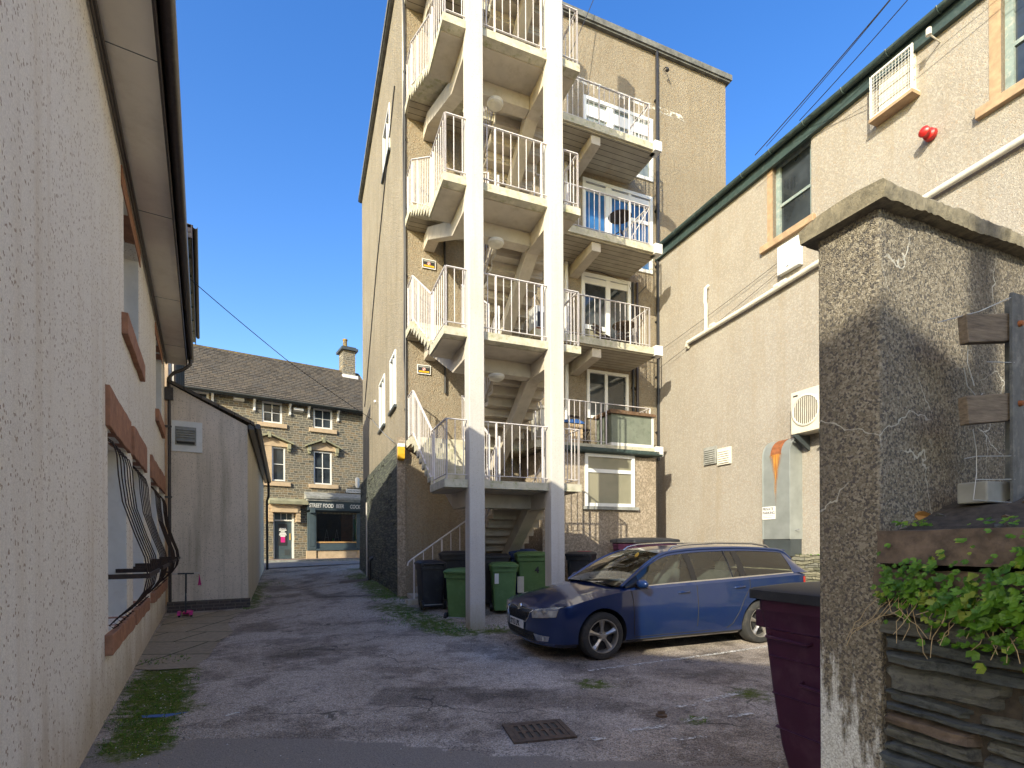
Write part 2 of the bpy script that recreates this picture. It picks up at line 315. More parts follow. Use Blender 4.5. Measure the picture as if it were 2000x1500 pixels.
def masks(x,y):
    n=mn.noise(Vector((x*1.6,y*1.6,3)))*.5+mn.noise(Vector((x*5,y*5,1)))*.25
    mo=max([.72*(1-smst(r*.2,r*1.5,math.hypot(x-a,y-b)*(1+n*.7))) for a,b,r in MOSS])
    for a,b,r,k in (((-2.85,3.9),(-3.35,4.8),.30,.9),((-3.35,4.8),(-4.2,6.2),.42,.9),((-2.8,12.2),(-6.5,20.8),.6,.8),((-6.3,12.2),(-9,18.5),.35,.7),((-2.6,11),(-.9,8.7),.55,.72),((-.9,8.8),(.3,8.8),.3,.7),((-4.5,6.5),(-7.2,11),.3,.55)): mo=max(mo,k*(1-smst(r*.3,r*1.3,seg(x,y,a,b)*(1+n*.8))))
    edge=3.95-.12*(x+2)+.12*n if x>-2 else 3.98+.1*n
    new=1-smst(-.02,.03,y-edge-.16*math.exp(-((x+1.4)**2)))
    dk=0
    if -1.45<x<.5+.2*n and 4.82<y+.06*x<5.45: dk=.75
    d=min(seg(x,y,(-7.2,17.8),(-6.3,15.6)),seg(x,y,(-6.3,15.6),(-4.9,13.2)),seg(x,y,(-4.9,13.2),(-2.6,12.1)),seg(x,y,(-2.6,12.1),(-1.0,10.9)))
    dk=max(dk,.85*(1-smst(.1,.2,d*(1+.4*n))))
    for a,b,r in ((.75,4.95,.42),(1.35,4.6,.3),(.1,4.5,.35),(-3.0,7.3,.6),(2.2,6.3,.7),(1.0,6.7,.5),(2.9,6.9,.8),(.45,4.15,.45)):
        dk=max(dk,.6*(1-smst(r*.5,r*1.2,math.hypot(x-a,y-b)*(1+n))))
    pale=smst(0,.35,mn.noise(Vector((x*.55,y*.9,7)))+.1)*.6
    for a,b,r in ((.45,7.6,.55),(1.1,6.55,.45),(-.4,7.2,.6),(.2,3.9,.5),(.3,5.75,.5)): pale=max(pale,1-smst(r*.4,r*1.2,math.hypot(x-a,y-b)*(1+n)))
    return mo,new,dk,pale
def axis(a,b,fine,lo,hi):
    out=[];x=lo
    while x<hi: out.append(x); x+=fine
    out.append(hi); s=fine;x=hi
    while x<b: s*=1.5; x+=s; out.append(min(x,b))
    s=fine;x=lo
    while x>a: s*=1.5; x-=s; out.insert(0,max(x,a))
    return out
xs=axis(-1200,1200,.09,-8.2,5.2); ys=axis(-400,1500,.09,1.6,14.5)
g=MB(); g.v=[(x,y,gz(x,y)+ (.006*mn.noise(Vector((x*2,y*2,0))) if (abs(x)<9 and 0<y<16) else 0)) for x in xs for y in ys]
ny=len(ys)
g.f=[[i*ny+j,(i+1)*ny+j,(i+1)*ny+j+1,i*ny+j+1] for i in range(len(xs)-1) for j in range(ny-1)]; g.m=[0]*len(g.f)
m,nt2,b=newmat('asphalt'); N=NB(nt2); v=N.coord()
def attr(n):
    a=N.n('ShaderNodeAttribute'); a.attribute_name=n; return a.outputs['Fac']
r1=N.sep(N.voro(v,105),0); r2=N.sep(N.voro(v,160),1); nz=N.noise(v,9,8,.75); nb=N.noise(v,1.4,6,.6)
base=N.mix(N.ramp(nb,.3,.7),(.34,.28,.225),(.47,.385,.315)); base=N.mix(attr('pale'),base,(.50,.43,.37)); 
gr=N.mix(N.ramp(r1,.0,1.),(.40,.40,.41),(1.5,1.48,1.46)); base2=N.mix(1,base,gr,'MULTIPLY'); base2=N.mix(N.math('MULTIPLY',N.math('GREATER_THAN',r2,.88),.75),base2,(.6,.58,.55))
base2=N.mix(N.math('MULTIPLY',N.ramp(nz,.52,.68),.55),base2,(.07,.06,.055))
cr_=N.n('ShaderNodeTexVoronoi',feature='DISTANCE_TO_EDGE'); cr_.inputs['Scale'].default_value=.75; wv=N.n('ShaderNodeVectorMath',operation='MULTIPLY_ADD'); wn=N.n('ShaderNodeTexNoise'); wn.inputs['Scale'].default_value=2.2; wn.inputs['Detail'].default_value=6; N.l(v,wn.inputs['Vector']); N.l(wn.outputs['Color'],wv.inputs[0]); wv.inputs[1].default_value=(.8,.8,0); N.l(v,wv.inputs[2]); N.l(wv.outputs[0],cr_.inputs['Vector'])
crf=N.math('MULTIPLY',N.math('MULTIPLY',N.math('LESS_THAN',cr_.outputs['Distance'],.008),N.ramp(N.noise(v,.8,3),.5,.58)),.7); base2=N.mix(crf,base2,(.05,.045,.04))
pt2=N.math('MULTIPLY',N.ramp(N.noise(v,.9,9,.72),.49,.57),.75); base2=N.mix(pt2,base2,N.mix(1,base2,(.45,.43,.42),'MULTIPLY'))
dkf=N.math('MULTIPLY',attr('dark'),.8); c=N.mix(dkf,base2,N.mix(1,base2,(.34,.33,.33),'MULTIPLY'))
newc=N.mix(N.ramp(r2,.2,1),(.23,.20,.17),(.33,.28,.24)); c=N.mix(N.ramp(N.math('ADD',attr('new'),N.math('MULTIPLY',N.math('SUBTRACT',nz,.5),.8)),.4,.6),c,newc)
mossn=N.ramp(N.math('ADD',attr('moss'),N.math('MULTIPLY',N.math('SUBTRACT',N.noise(v,7,10,.8),.5),3.2)),.40,.80)
mc=N.mix(N.ramp(N.noise(v,40,4),.3,.7),(.035,.05,.008),(.13,.17,.015)); c=N.mix(mossn,c,mc)
N.l(c,b.inputs['Base Color']); b.inputs['Roughness'].default_value=.9; b.inputs['Specular IOR Level'].default_value=.25
h=N.math('ADD',N.math('MULTIPLY',N.voro(v,75,out='Distance'),-1.0),N.math('MULTIPLY',nz,.8)); N.bump(h,.75,.008,b)
M['asphalt']=m
go=struct(g.build('ground',m)); 
MS=[]
for p in go.data.vertices:
    x,y=p.co.x,p.co.y
    MS.append(masks(x,y) if (-9.5<x<9.5 and 0<y<22) else (0,0,0,.2))
for k,nme in enumerate(('moss','new','dark','pale')):
    go.data.attributes.new(nme,'FLOAT','POINT'); go.data.attributes[nme].data.foreach_set('value',[q[k] for q in MS])
def sheet(name,poly,mat,dz=.004,n=10,parent=None):
    """thin sheet following the ground"""
    me=MB(); pts=[]
    me.poly([(x,y,0) for x,y in poly]); me2=bpy.data.meshes.new(name); me2.from_pydata(me.v,[],me.f); bm=bmesh.new(); bm.from_mesh(me2)
    bmesh.ops.triangulate(bm,faces=bm.faces)
    for _ in range(n): 
        es=[e for e in bm.edges if e.calc_length()>.35]
        if not es: break
        bmesh.ops.subdivide_edges(bm,edges=es,cuts=1); bmesh.ops.triangulate(bm,faces=bm.faces)
    for q in bm.verts: q.co.z=gz(q.co.x,q.co.y)+dz
    bm.to_mesh(me2); bm.free(); me2.materials.append(mat); o=bpy.data.objects.new(name,me2); C.objects.link(o); return o
# concrete paving by the left wall
M['conc_paving']=stone_mat('conc_paving',[(.34,.28,.20),(.39,.32,.23),(.30,.25,.18)],(.08,.08,.04),.95,.9,'xy',msize=.02,warp=.03,bump=.3,off=.0)
pv=MB()
po=[(-7.6,11.35),(-6.2,11.9),(-5.75,10.6),(-5.45,9.8),(-4.85,8.9),(-4.6,8.0),(-4.15,7.0),(-4.0,6.4),(-4.4,6.28),(-4.75,6.35)]
struct(sheet('paving',po,M['conc_paving'],.008))
# worn painted parking lines
m,nt2,b=newmat('worn_line'); N=NB(nt2); v=N.coord(); b.inputs['Base Color'].default_value=(.72,.70,.66,1); b.inputs['Roughness'].default_value=.8
tr=N.n('ShaderNodeBsdfTransparent'); mx=N.n('ShaderNodeMixShader'); N.l(N.ramp(N.noise(v,22,8,.8),.47,.56),mx.inputs[0]); N.l(tr.outputs[0],mx.inputs[1]); N.l(b.outputs[0],mx.inputs[2]); N.l(mx.outputs[0],nt2.nodes['Material Output'].inputs[0])
M['worn_line']=m
def strip(a,b_,w0):
    a=Vector((*a,0));b2=Vector((*b_,0));d=(b2-a).normalized();s=Vector((-d.y,d.x,0))*w0/2;n=10
    q=MB()
    def P(t,k): p=a.lerp(b2,t)+s*k; return (p.x,p.y,gz(p.x,p.y)+.012)
    for i in range(n): q.quad(P(i/n,-1),P((i+1)/n,-1),P((i+1)/n,1),P(i/n,1))
    return q
q=MB()
for a,b_,w0 in (((.9,6.15),(3.95,7.55),.07),((1.85,4.95),(2.35,5.25),.08),((1.4,4.75),(1.75,4.85),.05),((.95,4.18),(1.3,4.3),.06),((1.2,3.98),(1.5,4.05),.06),((.62,4.0),(.72,4.05),.08),((1.9,4.5),(2.15,4.6),.06),((-.15,9.25),(.15,9.1),.06),((.05,7.9),(.4,7.5),.08),((1.45,4.4),(1.7,4.5),.06)):
    s_=strip(a,b_,w0); q.add(s_.v,s_.f)
struct(q.build('painted_line',M['worn_line']))
# main street + pavement in front of the stone house
FR=math.atan2(.555,.832)
def fr(ox,oy,rz): return Matrix.Translation((ox,oy,0))@Matrix.Rotation(rz,4,'Z')
SHM=fr(-12.07,27,FR)
def shp(x,y): p=SHM@Vector((x,y,0)); return (p.x,p.y)
M['road']=simple('road',(.24,.23,.22),.9,var=.15,vs=3)
M['flag']=stone_mat('flag',[(.26,.19,.16),(.30,.22,.19)],(.12,.1,.09),.9,.6,'xy',msize=.015,warp=.01,bump=.2)
rd=MB(); rd.grid(lambda u,v:(lambda p:(p[0],p[1],max(gz(*p),gz(p[0]+.4,p[1]+.4),.45+.15*min(1,v*3))+.02+.02*min(1,v*3)))(shp(-25+65*u,-4.6+3.05*v)),80,6); struct(rd.build('road',M['road']))
pm=MB(); pm.box(-25,40,-1.5,0,.4,.74); o=pm.build('pavement',M['flag']); at(o,(-12.07,27,0),FR); struct(o)
pm=MB(); pm.box(-25,40,-1.62,-1.505,.3,.732); o=pm.build('kerb',M['lead_grey']); at(o,(-12.07,27,0),FR); struct(o)
# ---------------------------------------------------------------- window builder (wall-local: x along wall, -y outward)
def window(par,x0,x1,z0,z1,y,fw=.06,vb=(),hb=(),bw=.04,mat=None,glass=None,dep=.06,name='window',sash=None,label=None):
    f=MB(); f.box(x0,x0+fw,y-dep,y,z0,z1).box(x1-fw,x1,y-dep,y,z0,z1).box(x0+fw,x1-fw,y-dep,y,z1-fw,z1).box(x0+fw,x1-fw,y-dep,y,z0,z0+fw)
    for v in vb:
        xx,bb=(v if isinstance(v,tuple) else (v,bw)); f.box(xx-bb/2,xx+bb/2,y-dep*.8,y,z0+fw,z1-fw)
    for v in hb:
        a,b,zz,bb=(v if isinstance(v,tuple) else (x0+fw,x1-fw,v,bw)); f.box(a,b,y-dep*.75,y+.001,zz-bb/2,zz+bb/2)
    o=f.build(name,mat or M['upvc'],par,bevel=0,label=label)
    p=MB(); p.box(x0+fw*.5,x1-fw*.5,y-dep*.35,y-dep*.3,z0+fw*.5,z1-fw*.5); p.build('pane',glass or M['glass'],o)
    return o
def half_gutter(mb,x0,x1,y,z,r=.065,n=8):
    pts=[(y+r*math.cos(math.pi*(1+i/n)),z+r*math.sin(math.pi*(1+i/n))) for i in range(n+1)]+[(y+r*.85,z),(y-r*.85,z)][0:0]
    inner=[(y+(r-.008)*math.cos(math.pi*(2-i/n)),z+(r-.008)*math.sin(math.pi*(2-i/n))) for i in range(n+1)]
    mb.prism(pts+inner,'x',x0,x1)

# ================================================================ 1 white pebble-dashed building on the left
LBR=math.atan2(.856,-.516)
LB=thing('rendered_building','long white pebble-dashed building on the left with red sandstone lintels and a brown gutter','building',(-2.99,3.52,0),LBR)
ZE=5.82
up=[(2.5,4.05,4.05,ZE-.42),(7.0,8.5,4.1,ZE-.42)]
lo=[(1.33,2.68,.76,2.6),(3.25,4.6,.76,2.62),(5.8,7.12,.78,2.64),(7.62,8.95,.8,2.66)]
w_=MB(); w_.wall(-3.1,9.5,-.3,ZE-.1,0,.26,up+lo); w_.box(-3.1,-2.85,.26,7,-.3,ZE-.1); w_.box(9.24,9.5,.26,7,-.3,ZE-.1); w_.box(-3.1,9.5,7,7.2,-.3,ZE-.1); w_.build('wall',M['dash_white'],LB)
for a,b_,c_,d_ in lo+up:
    for q0,q1 in ((a+.001,a+.02),(b_-.02,b_-.001)): rv=MB(); rv.box(q0,q1,.004,.2,c_,d_); rv.build('window_reveal',M['white_paint'],LB)
for i,(a,b_,c_,d_) in enumerate(lo): window(LB,a+.02,b_-.02,c_,d_,.24,.07,((a+b_)/2,),(d_-.55,),mat=M['white_paint'],glass=M['glass_blind'])
for i,(a,b_,c_,d_) in enumerate(up): window(LB,a+.02,b_-.02,c_,d_,.24,.07,((a+b_)/2,),(),mat=M['white_paint'])
def rough_slab(x0,x1,y0,y1,z0,z1,seed):
    mb=MB(); rr=random.Random(seed); nx=8
    top=[(x0+(x1-x0)*i/nx,z1+rr.uniform(-.012,.012)) for i in range(nx+1)]; bot=[(x0+(x1-x0)*i/nx,z0+rr.uniform(-.012,.012)) for i in range(nx,-1,-1)]
    mb.prism(top+bot,'y',y0,y1); return mb
for i,(a,b_) in enumerate(((1.21,2.80),(3.1,4.75),(5.66,7.27),(7.5,9.1))): rough_slab(a,b_,-.035,.1,2.6+.02*i,2.97+.02*i,i).build('lintel',M['sandstone'],LB,bevel=.006)
for i,(a,b_) in enumerate(((1.12,2.86),(3.08,4.78),(5.62,7.3),(7.45,9.15))): rough_slab(a,b_,-.06,.2,.58,.755,i+9).build('sill',M['sandstone'],LB,bevel=.008)
for i,(a,b_) in enumerate(((2.3,4.2),(6.8,8.7))): rough_slab(a,b_,-.06,.2,3.82,4.04,i+20).build('sill',M['sandstone'],LB,bevel=.008)
for i,(a,b_) in enumerate(((2.3,4.2),(6.8,8.7))): rough_slab(a,b_,-.012,.1,ZE-.42,ZE-.2,i+30).build('lintel',M['sandstone'],LB)
# bellied iron grilles
def grille(x0,x1):
    bars=MB(); 
    for k in range(6):
        x=x0+.07+(x1-x0-.14)*k/5
        pts=[(x,.05,2.56),(x,-.03,2.5),(x,-.06,2.38),(x,-.07,2.2),(x,-.10,1.95),(x,-.19,1.65),(x,-.27,1.42),(x,-.29,1.25),(x,-.26,1.1),(x,-.17,.95),(x,-.05,.86),(x,0,.80),(x,-.03,.775),(x,-.07,.80)]
        bars.tube(pts,.0065,6)
    o=bars.build('window_grille',M['black_iron'],LB,smooth=60)
    bd=MB(); bd.box(x0+.02,x1-.02,-.31,-.295,1.23,1.275); bd.box(x0+.02,x0+.035,-.2951,.1,1.23,1.275); bd.box(x1-.035,x1-.02,-.2951,.1,1.23,1.275)
    bd.build('band',M['black_iron'],o)
for a,b_,c_,d_ in lo: grille(a,b_)
s_=MB(); s_.box(-3.2,9.62,-.42,0,ZE-.1,ZE-.07); s_.build('soffit',M['soffit_white'],LB)
s_=MB()
for x in (.8,3.3,5.9,8.3): s_.box(x,x+.006,-.42,-.001,ZE-.104,ZE-.1)
s_.build('soffit_joint',M['dark_grey'],LB)
s_=MB(); s_.box(-3.2,9.62,-.44,-.42,ZE-.13,ZE+.1); s_.build('fascia',M['brown_plastic'],LB)
s_=MB(); s_.tube([(-3.2,-.045,ZE-.14),(3,-.05,ZE-.135),(9.5,-.045,ZE-.14)],.018,6); s_.tube([(-3.1,-.03,ZE-.17),(9.5,-.03,ZE-.165)],.012,6); s_.build('cable',M['brown_plastic'],LB)
s_=MB(); half_gutter(s_,-3.2,9.7,-.505,ZE+.07,.065); s_.build('gutter',M['brown_plastic'],LB,smooth=40)
s_=MB(); s_.prism([(-.56,ZE+.10),(7.7,ZE+2.2),(7.7,ZE+2.1),(-.44,ZE+.06)],'x',-3.25,9.65); s_.build('roof',M['roof_slate'],LB)
s_=MB(); s_.prism([(0,ZE-.1),(7,ZE-.1),(7,ZE+1.95),(0,ZE+.1)],'x',9.25,9.5).prism([(0,ZE-.1),(7,ZE-.1),(7,ZE+1.95),(0,ZE+.1)],'x',-3.1,-2.85); s_.build('gable',M['dash_white'],LB)
s_=MB(); s_.tube([(9.42,-.5,ZE+.02),(9.42,-.5,ZE-.12),(9.42,-.36,ZE-.26),(9.42,-.18,ZE-.36),(9.42,-.09,ZE-.48),(9.42,-.09,.0)],.038,10); s_.box(9.33,9.51,-.17,-.01,ZE-1.0,ZE-.72)
for z in (4.2,2.6,.9): s_.box(9.36,9.48,-.14,-.0,z,z+.04)
s_.build('downpipe',M['brown_plastic'],LB,smooth=40)

# ================================================================ 2 low lean-to with cream side wall
AR=math.atan2(.516,.856)
AN=thing('lean_to','low rendered lean-to with a sloping verge, damp-stained front and white vent panel','building',(-7.8,11.6,0),AR)
s_=MB(); s_.add([(0,0,-.2),(1.62,0,-.2),(1.62,0,4.42),(0,0,5.22),(0,6,5.22),(0,6,-.2)],[(0,1,2,3),(0,3,4,5)])
s_.box(1.52,1.618,.002,.1,-.2,4.41); s_.build('wall',M['annex_render'],AN)
s_=MB(); s_.box(-.02,1.66,-.07,-.002,-.2,.24); s_.build('brick_plinth',M['brick_dark'],AN)
iAN=Matrix.Rotation(-AR,4,'Z')@Matrix.Translation((7.8,-11.6,0))
def anl(x,y,z): return tuple(iAN@Vector((x,y,z)))
c0=(-6.42,12.42); sdv=Vector((-.405,.914)); L=10.5
c1=(c0[0]+sdv.x*L,c0[1]+sdv.y*L)
s_=MB(); s_.add([anl(c0[0],c0[1]+.004,-.2),anl(*c1,-.2),anl(*c1,4.25),anl(c0[0],c0[1]+.004,4.40)],[(0,1,2,3)])
bk=(c1[0]-2.0,c1[1]-1.2); s_.add([anl(*c1,-.2),anl(*bk,-.2),anl(*bk,5.0),anl(*c1,4.25)],[(0,1,2,3)]); s_.build('side_wall',M['annex_side'],AN)
e0=Vector((*c0,4.5)); e1=Vector((*c1,4.32)); off=Vector((.914,.405,0))*.16
s_=MB(); f0=Vector((-7.8,11.6,5.3)); f1=Vector((bk[0]-1,bk[1]-.6,5.3)); dn=Vector((0,0,-.07)); ft=Vector((.3,-.55,0))*.12
q_=[anl(*(p)) for p in (f0+ft,e0+off+ft,e1+off,f1,f0+ft+dn,e0+off+ft+dn,e1+off+dn,f1+dn)]
s_.add(q_,[(0,1,2,3),(4,7,6,5),(0,4,5,1),(1,5,6,2),(2,6,7,3),(3,7,4,0)]); s_.build('roof',M['roof_slate'],AN)
s_=MB(); g0=e0+off*1.5+Vector((0,0,-.08)); g1=e1+off*1.5+Vector((0,0,-.08)); s_.tube([anl(*g0),anl(*g1)],.065,10); s_.beam(anl(*(e0+off*.6+Vector((0,0,-.1)))),anl(*(e1+off*.6+Vector((0,0,-.1)))),.12,.13); s_.build('gutter',M['brown_plastic'],AN,smooth=40)
s_=MB(); d0=e1+off*1.2; s_.tube([anl(*d0),anl(d0.x,d0.y,3.6),anl(*(c1[0]+.12,c1[1]+.05,3.4)),anl(c1[0]+.12,c1[1]+.05,.2)],.05,8); s_.build('downpipe',M['black_plastic'],AN,smooth=40)
s_=MB(); s_.box(.08,.68,-.035,-.001,3.67,4.37); vp=s_.build('vent_panel',M['white_paint'],AN,bevel=.004)
s_=MB(); s_.box(.15,.56,-.05,-.036,3.82,4.24)
for i in range(5): s_.prism([(-.05,4.2-.055*i),(-.085,4.16-.055*i),(-.05,4.155-.055*i)],'x',.17,.54)
s_.prism([(-.05,3.95),(-.15,3.90),(-.14,3.885),(-.05,3.93)],'x',.17,.54); s_.build('louvre',M['lead_grey'],vp)
s_=MB(); s_.box(.18,.53,-.056,-.051,3.84,3.90); s_.build('slot',M['ink'],vp)

# ================================================================ 3 taller building beyond, dark eaves
B2=thing('tall_building','tall narrow-fronted building with dark overhanging eaves beyond the white building','building',(-2.99,3.52,0),LBR)
s_=MB(); s_.wall(10.9,18.6,-.2,9.5,0,.25,[(11.2,12.6,5.4,9.2),(13.2,14.6,5.4,9.2),(15.4,16.8,5.4,9.2)]); s_.box(10.9,11.15,.25,2.4,-.2,9.5); s_.box(18.4,18.6,.25,2.4,-.2,9.5); s_.box(10.9,18.6,2.4,2.6,-.2,9.5); s_.build('wall',M['pale_stone'],B2)
for a in (11.2,13.2,15.4): window(B2,a,a+1.4,5.4,9.2,.0,.12,(a+.7,),(6.6,7.9),mat=M['dark_grey'],glass=M['glass_green'],dep=.2)
s_=MB(); s_.box(10.8,19.0,-.499,-.001,9.44,9.449)
for i in range(7): s_.box(10.9+1.15*i,10.98+1.15*i,-.48,-.01,9.40,9.44)
s_.build('soffit_panel',simple('green_soffit',(.30,.36,.28),.35,var=.25,vs=5),B2)
s_=MB(); s_.box(10.8,19.0,-.5,.0,9.45,9.5); s_.box(10.8,19.0,-.53,-.5,9.35,9.68); s_.box(10.8,10.84,-.5,.1,9.35,9.6); s_.build('eaves',M['brown_plastic'],B2)
s_=MB(); half_gutter(s_,10.8,19.0,-.595,9.66,.06); s_.build('gutter',M['brown_plastic'],B2,smooth=40)
s_=MB(); s_.add([(10.8,-.55,9.68),(19.0,-.55,9.68),(19.0,1.1,10.5),(12.0,1.1,10.5),(10.8,2.9,9.68),(19.0,2.9,9.68)],[(0,1,2,3),(0,3,4),(3,2,5,4),(1,5,2)]); s_.build('roof',M['roof_slate'],B2)
s_=MB(); s_.box(11.0,11.3,-.1,-.0,4.4,9.3); s_.build('white_panel',M['soffit_white'],B2)
s_=MB(); s_.tube([(10.95,-.5,9.5),(10.95,-.2,9.1),(10.95,-.12,8.9),(10.95,-.12,1)],.05,8); s_.build('downpipe',M['brown_plastic'],B2,smooth=40)

# ================================================================ 4 stone house across the street
SH=thing('stone_house','stone-fronted house with a slate roof, white sash windows and a grey shopfront across the street','building',(-12.07,27,0),FR)
wins_up=[(-.98,-.02,7.85,8.95),(1.55,2.56,7.85,8.95),(-4.35,-3.35,7.9,9.0)]; wins_lo=[(-.52,.12,4.85,6.62),(1.56,2.52,4.8,6.6),(-1.45,-.85,4.85,6.62)]
door=(-.47,.55,.74,3.15); shop=(1.55,3.95,1.2,3.2)
s_=MB(); s_.wall(-9,5.1,.2,9.15,0,.3,wins_up+wins_lo+[door,shop]); s_.box(4.85,5.1,.3,8,.2,9.15); s_.box(-9,-8.8,.3,8,.2,9.15); s_.build('wall',M['stonework_house'],SH)
s_=MB(); s_.prism([(0,9.1),(8,9.1),(4,12.45)],'x',4.85,5.1).prism([(0,9.1),(8,9.1),(4,12.45)],'x',-9,-8.8); s_.build('gable',M['stonework_house'],SH)
# roof as two pitched slabs, local frame along slope for the slate pattern
for sgn,nm in ((1,'roof'),(-1,'roof_rear')):
    s_=MB(); Lr=math.hypot(4.45,3.55); ny_=30
    for i in range(26): s_.prism([(Lr*i/26,.02+.028),(Lr*(i+1)/26+.03,.0+.014),(Lr*(i+1)/26+.03,-.03),(Lr*i/26,-.03)],'x',-9.1,5.25)
    o=s_.build(nm,M['roof_slate'],SH)
    if sgn==1: o.location=(0,-.42,8.98); o.rotation_euler=(math.atan2(3.55,4.45),0,0)
    else: o.location=(0,8.42,8.98); o.scale=(1,-1,1); o.rotation_euler=(-math.atan2(3.55,4.45),0,0)
m,nt2,b=newmat('ridge'); N=NB(nt2); v=N.coord(); N.l(N.mix(N.ramp(N.noise(v,3.5,6,.8),.45,.6),(.12,.10,.08),(.42,.26,.04)),b.inputs['Base Color']); b.inputs['Roughness'].default_value=.95; M['ridge']=m
s_=MB()
for i in range(32): s_.prism([(3.85,12.42),(4.02,12.58),(4.2,12.42)],'x',-9.1+.448*i,-9.1+.448*i+.44)
s_.prism([(-.44,8.99),(3.95,12.5),(3.95,12.42),(-.4,8.93)],'x',5.2,5.3); s_.build('ridge_tiles',M['ridge'],SH)
s_=MB(); s_.box(4.15,4.9,3.5,4.5,12.0,13.75); ch=s_.build('chimney',M['stonework_house'],SH); 
s_=MB(); s_.box(4.0,5.05,3.35,4.65,13.75,13.9); s_.box(4.1,4.95,3.45,4.55,13.9,14.0); s_.build('cap',M['dark_grey'],ch)
s_=MB(); s_.lathe([(.17,0),(.14,.1),(.13,.5),(.16,.52),(.16,.6),(.1,.6),(.1,.3)],12,Matrix.Translation((4.4,4,14))); s_.build('chimney_pot',M['ridge'],ch,smooth=40)
s_=MB(); s_.box(4.05,5.0,3.25,3.5,11.85,12.15); s_.build('flashing',M['white_paint'],ch)
s_=MB(); s_.box(-9,5.1,-.38,-.0,8.98,9.02); s_.build('soffit',M['dark_grey'],SH)
s_=MB(); half_gutter(s_,-9,5.15,-.47,9.02,.07); s_.box(-9,5.15,-.4,-.38,8.9,9.06); s_.build('gutter',M['dark_grey'],SH,smooth=40)
for x in (-3.2,-1.35,.35,1.3,2.85): 
    s_=MB(); s_.prism([(0,8.97),(-.36,8.97),(-.30,8.85),(-.12,8.75),(-.09,8.5),(-.12,8.38),(0,8.3)],'x',x-.05,x+.05); s_.build('eaves_bracket',M['white_paint'],SH)
for i,(a,b_,c_,d_) in enumerate(wins_up): 
    window(SH,a,b_,c_,d_,.14,.09,((a+b_)/2,),((c_+d_)/2,),.035,mat=M['white_plain'],dep=.1); s_=MB(); s_.box(a-.22,b_+.22,-.09,.1,c_-.22,c_-.002); s_.build('sill',M['pale_stone'],SH)
for i,(a,b_,c_,d_) in enumerate(wins_lo):
    window(SH,a,b_,c_,d_,.14,.07,((a+b_)/2,) if i==1 else (),((c_+d_)/2,),.035,mat=M['white_plain'],dep=.1)
for a,b_ in ((-1.55,.22),(1.4,2.7)): 
    s_=MB(); s_.box(a-.1,b_+.15,-.1,.1,4.58,4.79); s_.build('sill',M['pale_stone'],SH)
    cx=(a+b_)/2; hw=(b_-a)/2; s_=MB()
    s_.prism([(cx-hw,6.65),(cx+hw,6.65),(cx+hw,6.85),(cx,7.15),(cx-hw,6.85)],'y',-.06,-.002); pd=s_.build('pediment',M['pale_stone'],SH)
    s_=MB(); s_.beam((cx-hw-.3,-.14,6.82),(cx,-.14,7.24),.28,.07); s_.beam((cx+hw+.3,-.14,6.82),(cx,-.14,7.24),.28,.07); s_.box(cx-.07,cx+.07,-.3,0,7.05,7.35)
    for q in (cx-hw-.08,cx+hw+.08): s_.box(q-.08,q+.08,-.2,0,6.55,6.82).box(q-.06,q+.06,-.14,0,6.42,6.55)
    s_.build('hood',M['moss_stone'],pd)
s_=MB(); s_.box(-.85,-.53,-.04,.05,4.8,6.7); s_.build('pier',M['pale_stone'],SH)
# door case
s_=MB(); s_.box(-.72,1.18,-.5,-.001,3.62,3.78); s_.prism([(-.5,3.78),(0,3.78),(0,3.95)],'x',-.72,1.18); s_.build('door_canopy',M['moss_stone'],SH)
s_=MB(); s_.box(-.6,.7,-.28,-.001,3.2,3.62); s_.box(-.66,.9,-.36,-.001,3.56,3.615); s_.build('door_lintel',M['pale_stone'],SH)
for x in (-.62,.72):
    s_=MB(); s_.box(x-.1,x+.1,-.22,-.002,2.75,3.56)
    for k in range(5): s_.box(x-.115,x+.115,-.25,-.0,2.7+.17*k,2.76+.17*k)
    s_.build('door_bracket',M['pale_stone'],SH)
s_=MB(); s_.box(-.47,.55,.16,.2,.76,3.15); dr=s_.build('door',M['shop_grey'],SH)
s_=MB(); s_.box(-.45,-.4,.1,.16,.76,3.15).box(.46,.55,.05,.16,.76,3.15).box(-.45,.5,.1,.16,2.75,2.82); 
for x in (-.08,.2): s_.box(x-.015,x+.015,.12,.16,2.82,3.15)
s_.build('frame',M['white_paint'],dr)
s_=MB(); s_.box(-.2,.22,.145,.158,1.45,2.6); ps=s_.build('door_window',M['ink'],dr)
s_=MB(); 
for k,(y0,wd) in enumerate(((2.35,.3),(2.27,.36),(2.18,.2),(2.1,.32),(2.02,.36),(1.95,.24))): s_.box(.01-wd/2,.01+wd/2,.14,.144,y0-.03,y0+.03)
s_.build('poster_emblem',M['white_plain'],dr); s_=MB(); s_.box(-.09,.12,.14,.144,1.62,1.92); s_.build('poster_panel',M['pink'],dr)
s_=MB(); s_.box(.1,.35,.14,.158,.95,1.25); s_.build('letter_panel',M['dark_grey'],dr); s_=MB(); s_.tube([(.36,.1,1.75),(.36,.1,2.1)],.02,6); s_.build('handle',M['yellow'],dr)
